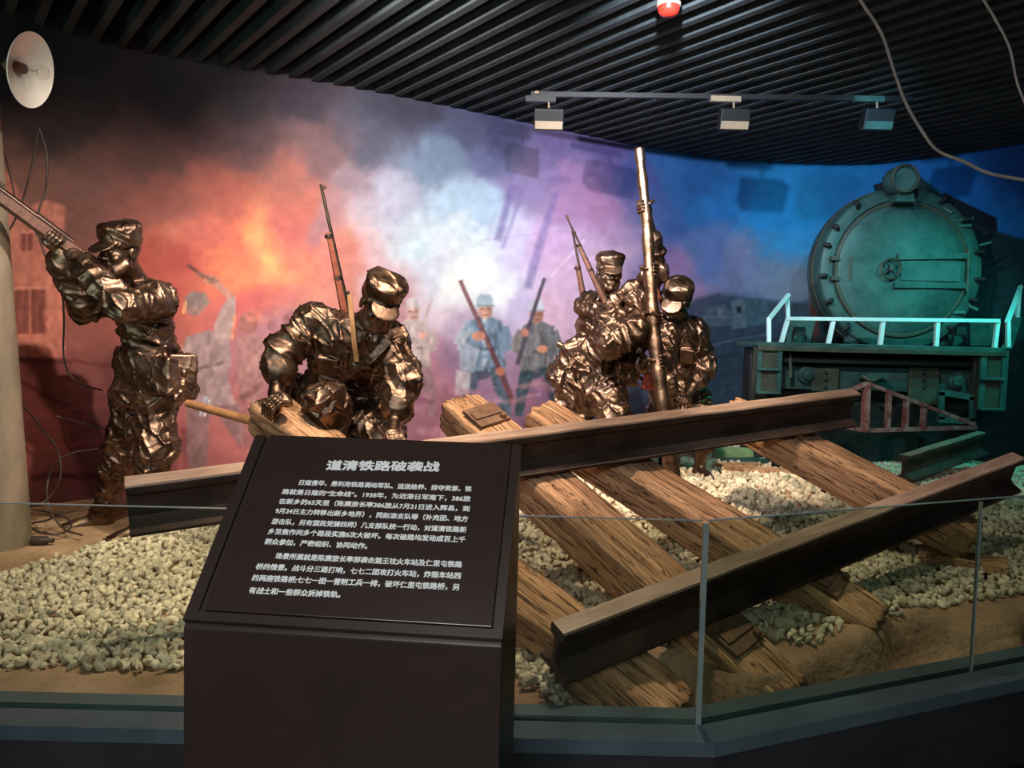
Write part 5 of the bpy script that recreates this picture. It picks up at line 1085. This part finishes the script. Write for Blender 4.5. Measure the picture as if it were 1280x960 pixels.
for (s_, xa, ya, xb, yb, big) in LN:
    a = onp(220 + xa / 2.182, 520 + ya / 2.182); b = onp(220 + xb / 2.182, 520 + yb / 2.182); W_ = np.linalg.norm(b - a)
    cu = D.curves.new('text_line', 'FONT'); cu.body = s_; cu.size = 1.0; cu.align_y = 'CENTER'; cu.extrude = 0.0; cu.resolution_u = 2
    to = D.objects.new('text_line', cu); COL.objects.link(to); bpy.context.view_layer.update()
    dg = bpy.context.evaluated_depsgraph_get(); me = D.meshes.new_from_object(to.evaluated_get(dg)); D.objects.remove(to)
    n = len(me.vertices); co = np.zeros(n * 3); me.vertices.foreach_get('co', co); co = co.reshape(-1, 3); sx = W_ / (co[:, 0].max() - co[:, 0].min()); sy = (.0245 if big else .0122) * 1.0
    hgt = co[:, 1].max() - co[:, 1].min(); cyy = (co[:, 1].max() + co[:, 1].min()) / 2; sy = (.0245 if big else .0128) / .88
    e1 = unit(b - a); e2 = np.cross(nn, e1); pts_ = a + (co[:, :1] - co[:, 0].min()) * sx * e1 + (co[:, 1:2] - cyy) * sy * e2 - wloc(pl)
    me0 = me; pol = [tuple(p.vertices) for p in me0.polygons]; bo = (.0011 if big else .00045); V_ = []; Fq = []
    for qi, (ox, oy) in enumerate(((-1, -1), (1, -1), (1, 1), (-1, 1), (0, 0))):
        V_.append(pts_ + e1 * ox * bo + e2 * oy * bo + nn * .00004 * qi); Fq += [tuple(i + n * qi for i in p) for p in pol]
    me = D.meshes.new('text_line'); me.from_pydata(np.vstack(V_).tolist(), [], Fq); D.meshes.remove(me0)
    me.materials.clear(); me.materials.append(M['white_ink']); me.update()
    tob = D.objects.new('text_line', me); COL.objects.link(tob); tob.parent = pl
# ------------------------------------------------------------------ lamp, pole and wires at the left
pc0, pc1 = P(6, 690, 4.0), P(-30, 150, 3.9); pc0[2] = float(ground_h(pc0[0], pc0[1])) - .02; e = unit(pc1 - pc0); pcT = pc0 + e * ((3.42 - pc0[2]) / e[2])
part('utility_pole', MB().tube([pc0 + (pcT - pc0) * t for t in np.linspace(0, 1, 12)], [.128 - .03 * t for t in np.linspace(0, 1, 12)], 28), M['concrete'], smooth=60, label='grey weathered utility pole at the left edge', cat='pole')
g = thing('pole_lamp', 'white enamel lamp shade with bare clear bulb at upper left', 'lamp', P(28, 88, 3.85))
lc = P(39, 88, 3.75); vb = unit(EYE - lc); sd_ = R_ * .97 - U_ * .22; sd_ = unit(sd_ - vb * (sd_ @ vb)); n = unit(vb * .54 + sd_ * .84 + 0 * (R_ * .97 - U_ * .22) * .9)
part('lamp_shade', MB().lathe(lc, n, [(h_ * .88, r_ * .88) for h_, r_ in ((-.085, .02), (-.083, .045), (-.06, .075), (-.035, .13), (-.008, .182), (0, .196), (.003, .199), (.0, .200), (-.012, .188), (-.040, .134), (-.066, .080), (-.09, .048), (-.092, .02))], 44), M['enamel'], g, smooth=40)
part('socket', MB().lathe(lc, n, [(-.12, .0), (-.12, .028), (-.06, .028), (-.03, .024), (-.03, 0)], 20), M['brass'], g, smooth=40)
part('light_bulb', MB().lathe(lc, n, [(-.03, .014), (-.01, .016), (.015, .026), (.035, .036), (.055, .036), (.072, .026), (.080, .010), (.081, 0)], 22), M['bulb'], g, smooth=60)
part('filament', MB().tube([lc + n * -.03, lc + n * .02, lc + n * .03 + U_ * .012, lc + n * .03 - U_ * .012], .0015, 5), M['brass'], g)
part('lamp_arm', MB().tube(spline([lc - n * .11, lc - n * .22 + U_ * .01, P(-40, 60, 3.85)], 6), .010, 8), M['gun_metal'], g, smooth=60)
def wire(pts, r, m, label, ys=None, grp=None):
    q = [P(a, b, y) for (a, b, y) in pts]
    for p in q: p[2] = max(p[2], float(ground_h(p[0], p[1])) + r)
    o = part('cable', MB().tube(spline(q, 8), r, 6), M[m], smooth=60, label=label, cat='cable')
    return o
wire([(49, 160, 4.3), (59, 196, 4.3), (57, 236, 4.3), (47, 273, 4.28), (55, 316, 4.3), (75, 351, 4.35), (80, 397, 4.4), (80, 448, 4.4), (95, 477, 4.45), (128, 488, 4.55)], .0055, 'wire', 'longest dark cable hanging down behind the raised rifle')
wire([(47, 165, 4.3), (40, 207, 4.28), (29, 248, 4.25), (11, 288, 4.2), (-20, 310, 4.1)], .0055, 'wire', 'short dark cable curving left behind the rifle to the pole')
wire([(-14, 170, 4.2), (4, 190, 4.25), (14, 225, 4.3), (22, 262, 4.3)], .0045, 'wire', 'thin dark cable at the left edge above the rifle')
wire([(24, 500, 4.0), (52, 535, 4.15), (72, 563, 4.2), (75, 598, 4.2), (57, 626, 4.2), (30, 632, 4.1)], .006, 'wire', 'dark cable bowing out from the pole foot')
wire([(122, 561, 4.4), (92, 566, 4.35), (69, 580, 4.3), (59, 609, 4.25), (63, 638, 4.2), (80, 661, 4.15), (103, 669, 4.1)], .0055, 'wire', 'looped dark cable standing up from the sand beside the pole')
wire([(70, 520, 4.5), (100, 528, 4.6), (130, 536, 4.65), (160, 540, 4.7)], .005, 'wire', 'thin straight dark cable in front of the red painted ground')
wire([(36, 636, 4.2), (60, 640, 4.25), (84, 648, 4.2), (88, 660, 4.15), (70, 668, 4.1), (46, 664, 4.05), (38, 655, 4.1), (60, 650, 4.2), (78, 640, 4.3)], .006, 'wire', 'coiled dark cable lying on the sand beside the pole')
o = part('bottle', MB().lathe(P(40, 660, 4.0) + np.array([0, 0, .02]), (1, .1, 0), [(0, 0), (0, .024), (.07, .024), (.085, .012), (.11, .012), (.11, 0)], 14), M['wire'], smooth=40, label='small dark bottle lying by the pole foot', cat='bottle')
zz = float(ground_h(o.location[0], o.location[1])); o.location.z = zz + .002
wire([(1068, -14, 3.0), (1078, 4, 3.0), (1102, 42, 3.0), (1118, 90, 3.0), (1132, 128, 3.0), (1152, 163, 3.0), (1172, 188, 2.98), (1205, 202, 2.95), (1238, 217, 2.92), (1300, 228, 2.9)], .0058, 'wire_pale', 'pale cable swooping down across the ceiling at upper right')
wire([(1222, -12, 2.9), (1244, 24, 2.9), (1262, 60, 2.9), (1272, 105, 2.9), (1290, 150, 2.9)], .0045, 'wire_pale', 'thinner grey cable hanging in the upper right corner')
# ------------------------------------------------------------------ loose things on the ground
part('wooden_rod', MB().tube([P(234, 504, 3.85), P(318, 527, 3.72)], [.020, .023], 10), M['stick'], smooth=60, label='round wooden rod sticking out left from the splintered sleeper', cat='rod')
part('steel_tube', MB().tube([P(697, 429, 5.3), P(745, 458, 5.25)], .022, 12), M['bronze_log'], smooth=60, label='shiny steel tube poking out left of the statue group', cat='tube')
def plank(a, b, wd, th, label, D1=6.0, m='train_rust', D2=None):
    p, q = P(*a, D1), P(*b, D2 or D1)
    for r_ in (p, q): r_[2] = float(ground_h(r_[0], r_[1])) + .05
    o = part('plank', MB().bar(p, q, wd, th), M[m], label=label, cat='plank', group=None); bevel(o, .006)
plank((905, 578), (948, 571), .10, .03, 'middle teal-lit scrap plank left of the stake', 6.0, 'train', 6.2)  # green material carries the teal light on this plank
plank((930, 588), (968, 570), .09, .03, 'slanting scrap plank touching the dark stake', 5.8, 'train', 6.2)  # teal light in the material colour here too
plank((896, 592), (948, 587), .10, .035, 'nearest scrap plank behind the barefoot statue', 5.6, 'wood', 5.7)
plank((905, 594), (1040, 610), .13, .04, 'long half-buried brown plank on the gravel', 5.5, 'wood', 5.3)
plank((1150, 668), (1262, 690), .2, .05, 'dark board lying on gravel below the front rail right end', 3.9, 'wood', 3.7)
mb = MB(); p = P(893, 545, 6.35); q = P(940, 543, 6.35); p[2] = q[2] = float(ground_h(p[0], p[1])) + .07
part('log', mb.tube([p, (p + q) / 2, q], [.07, .075, .07], 14), M['log_green'], smooth=60, label='short pale green log beside the right statue leg', cat='log')
for (x, y0, y1, yy, r_, lb) in ((970, 566, 598, 5.6, .03, 'dark iron stake below the rightmost sleeper'), (1030, 600, 624, 4.9, .012, 'thin black spike upright in the lit gravel'), (828, 520, 573, 5.55, .018, 'dark shovel shaft upright behind the raised rail'), (843, 525, 570, 5.6, .014, 'second thin shaft beside the dark shovel shaft')):
    a = P(x, y0, yy); c = P(x, y1, yy); c[2] = float(ground_h(c[0], c[1])) - .02; c[0] = a[0]
    part('stake', MB().tube([a, c], r_, 10), M['black'], smooth=60, label=lb, cat='stake')
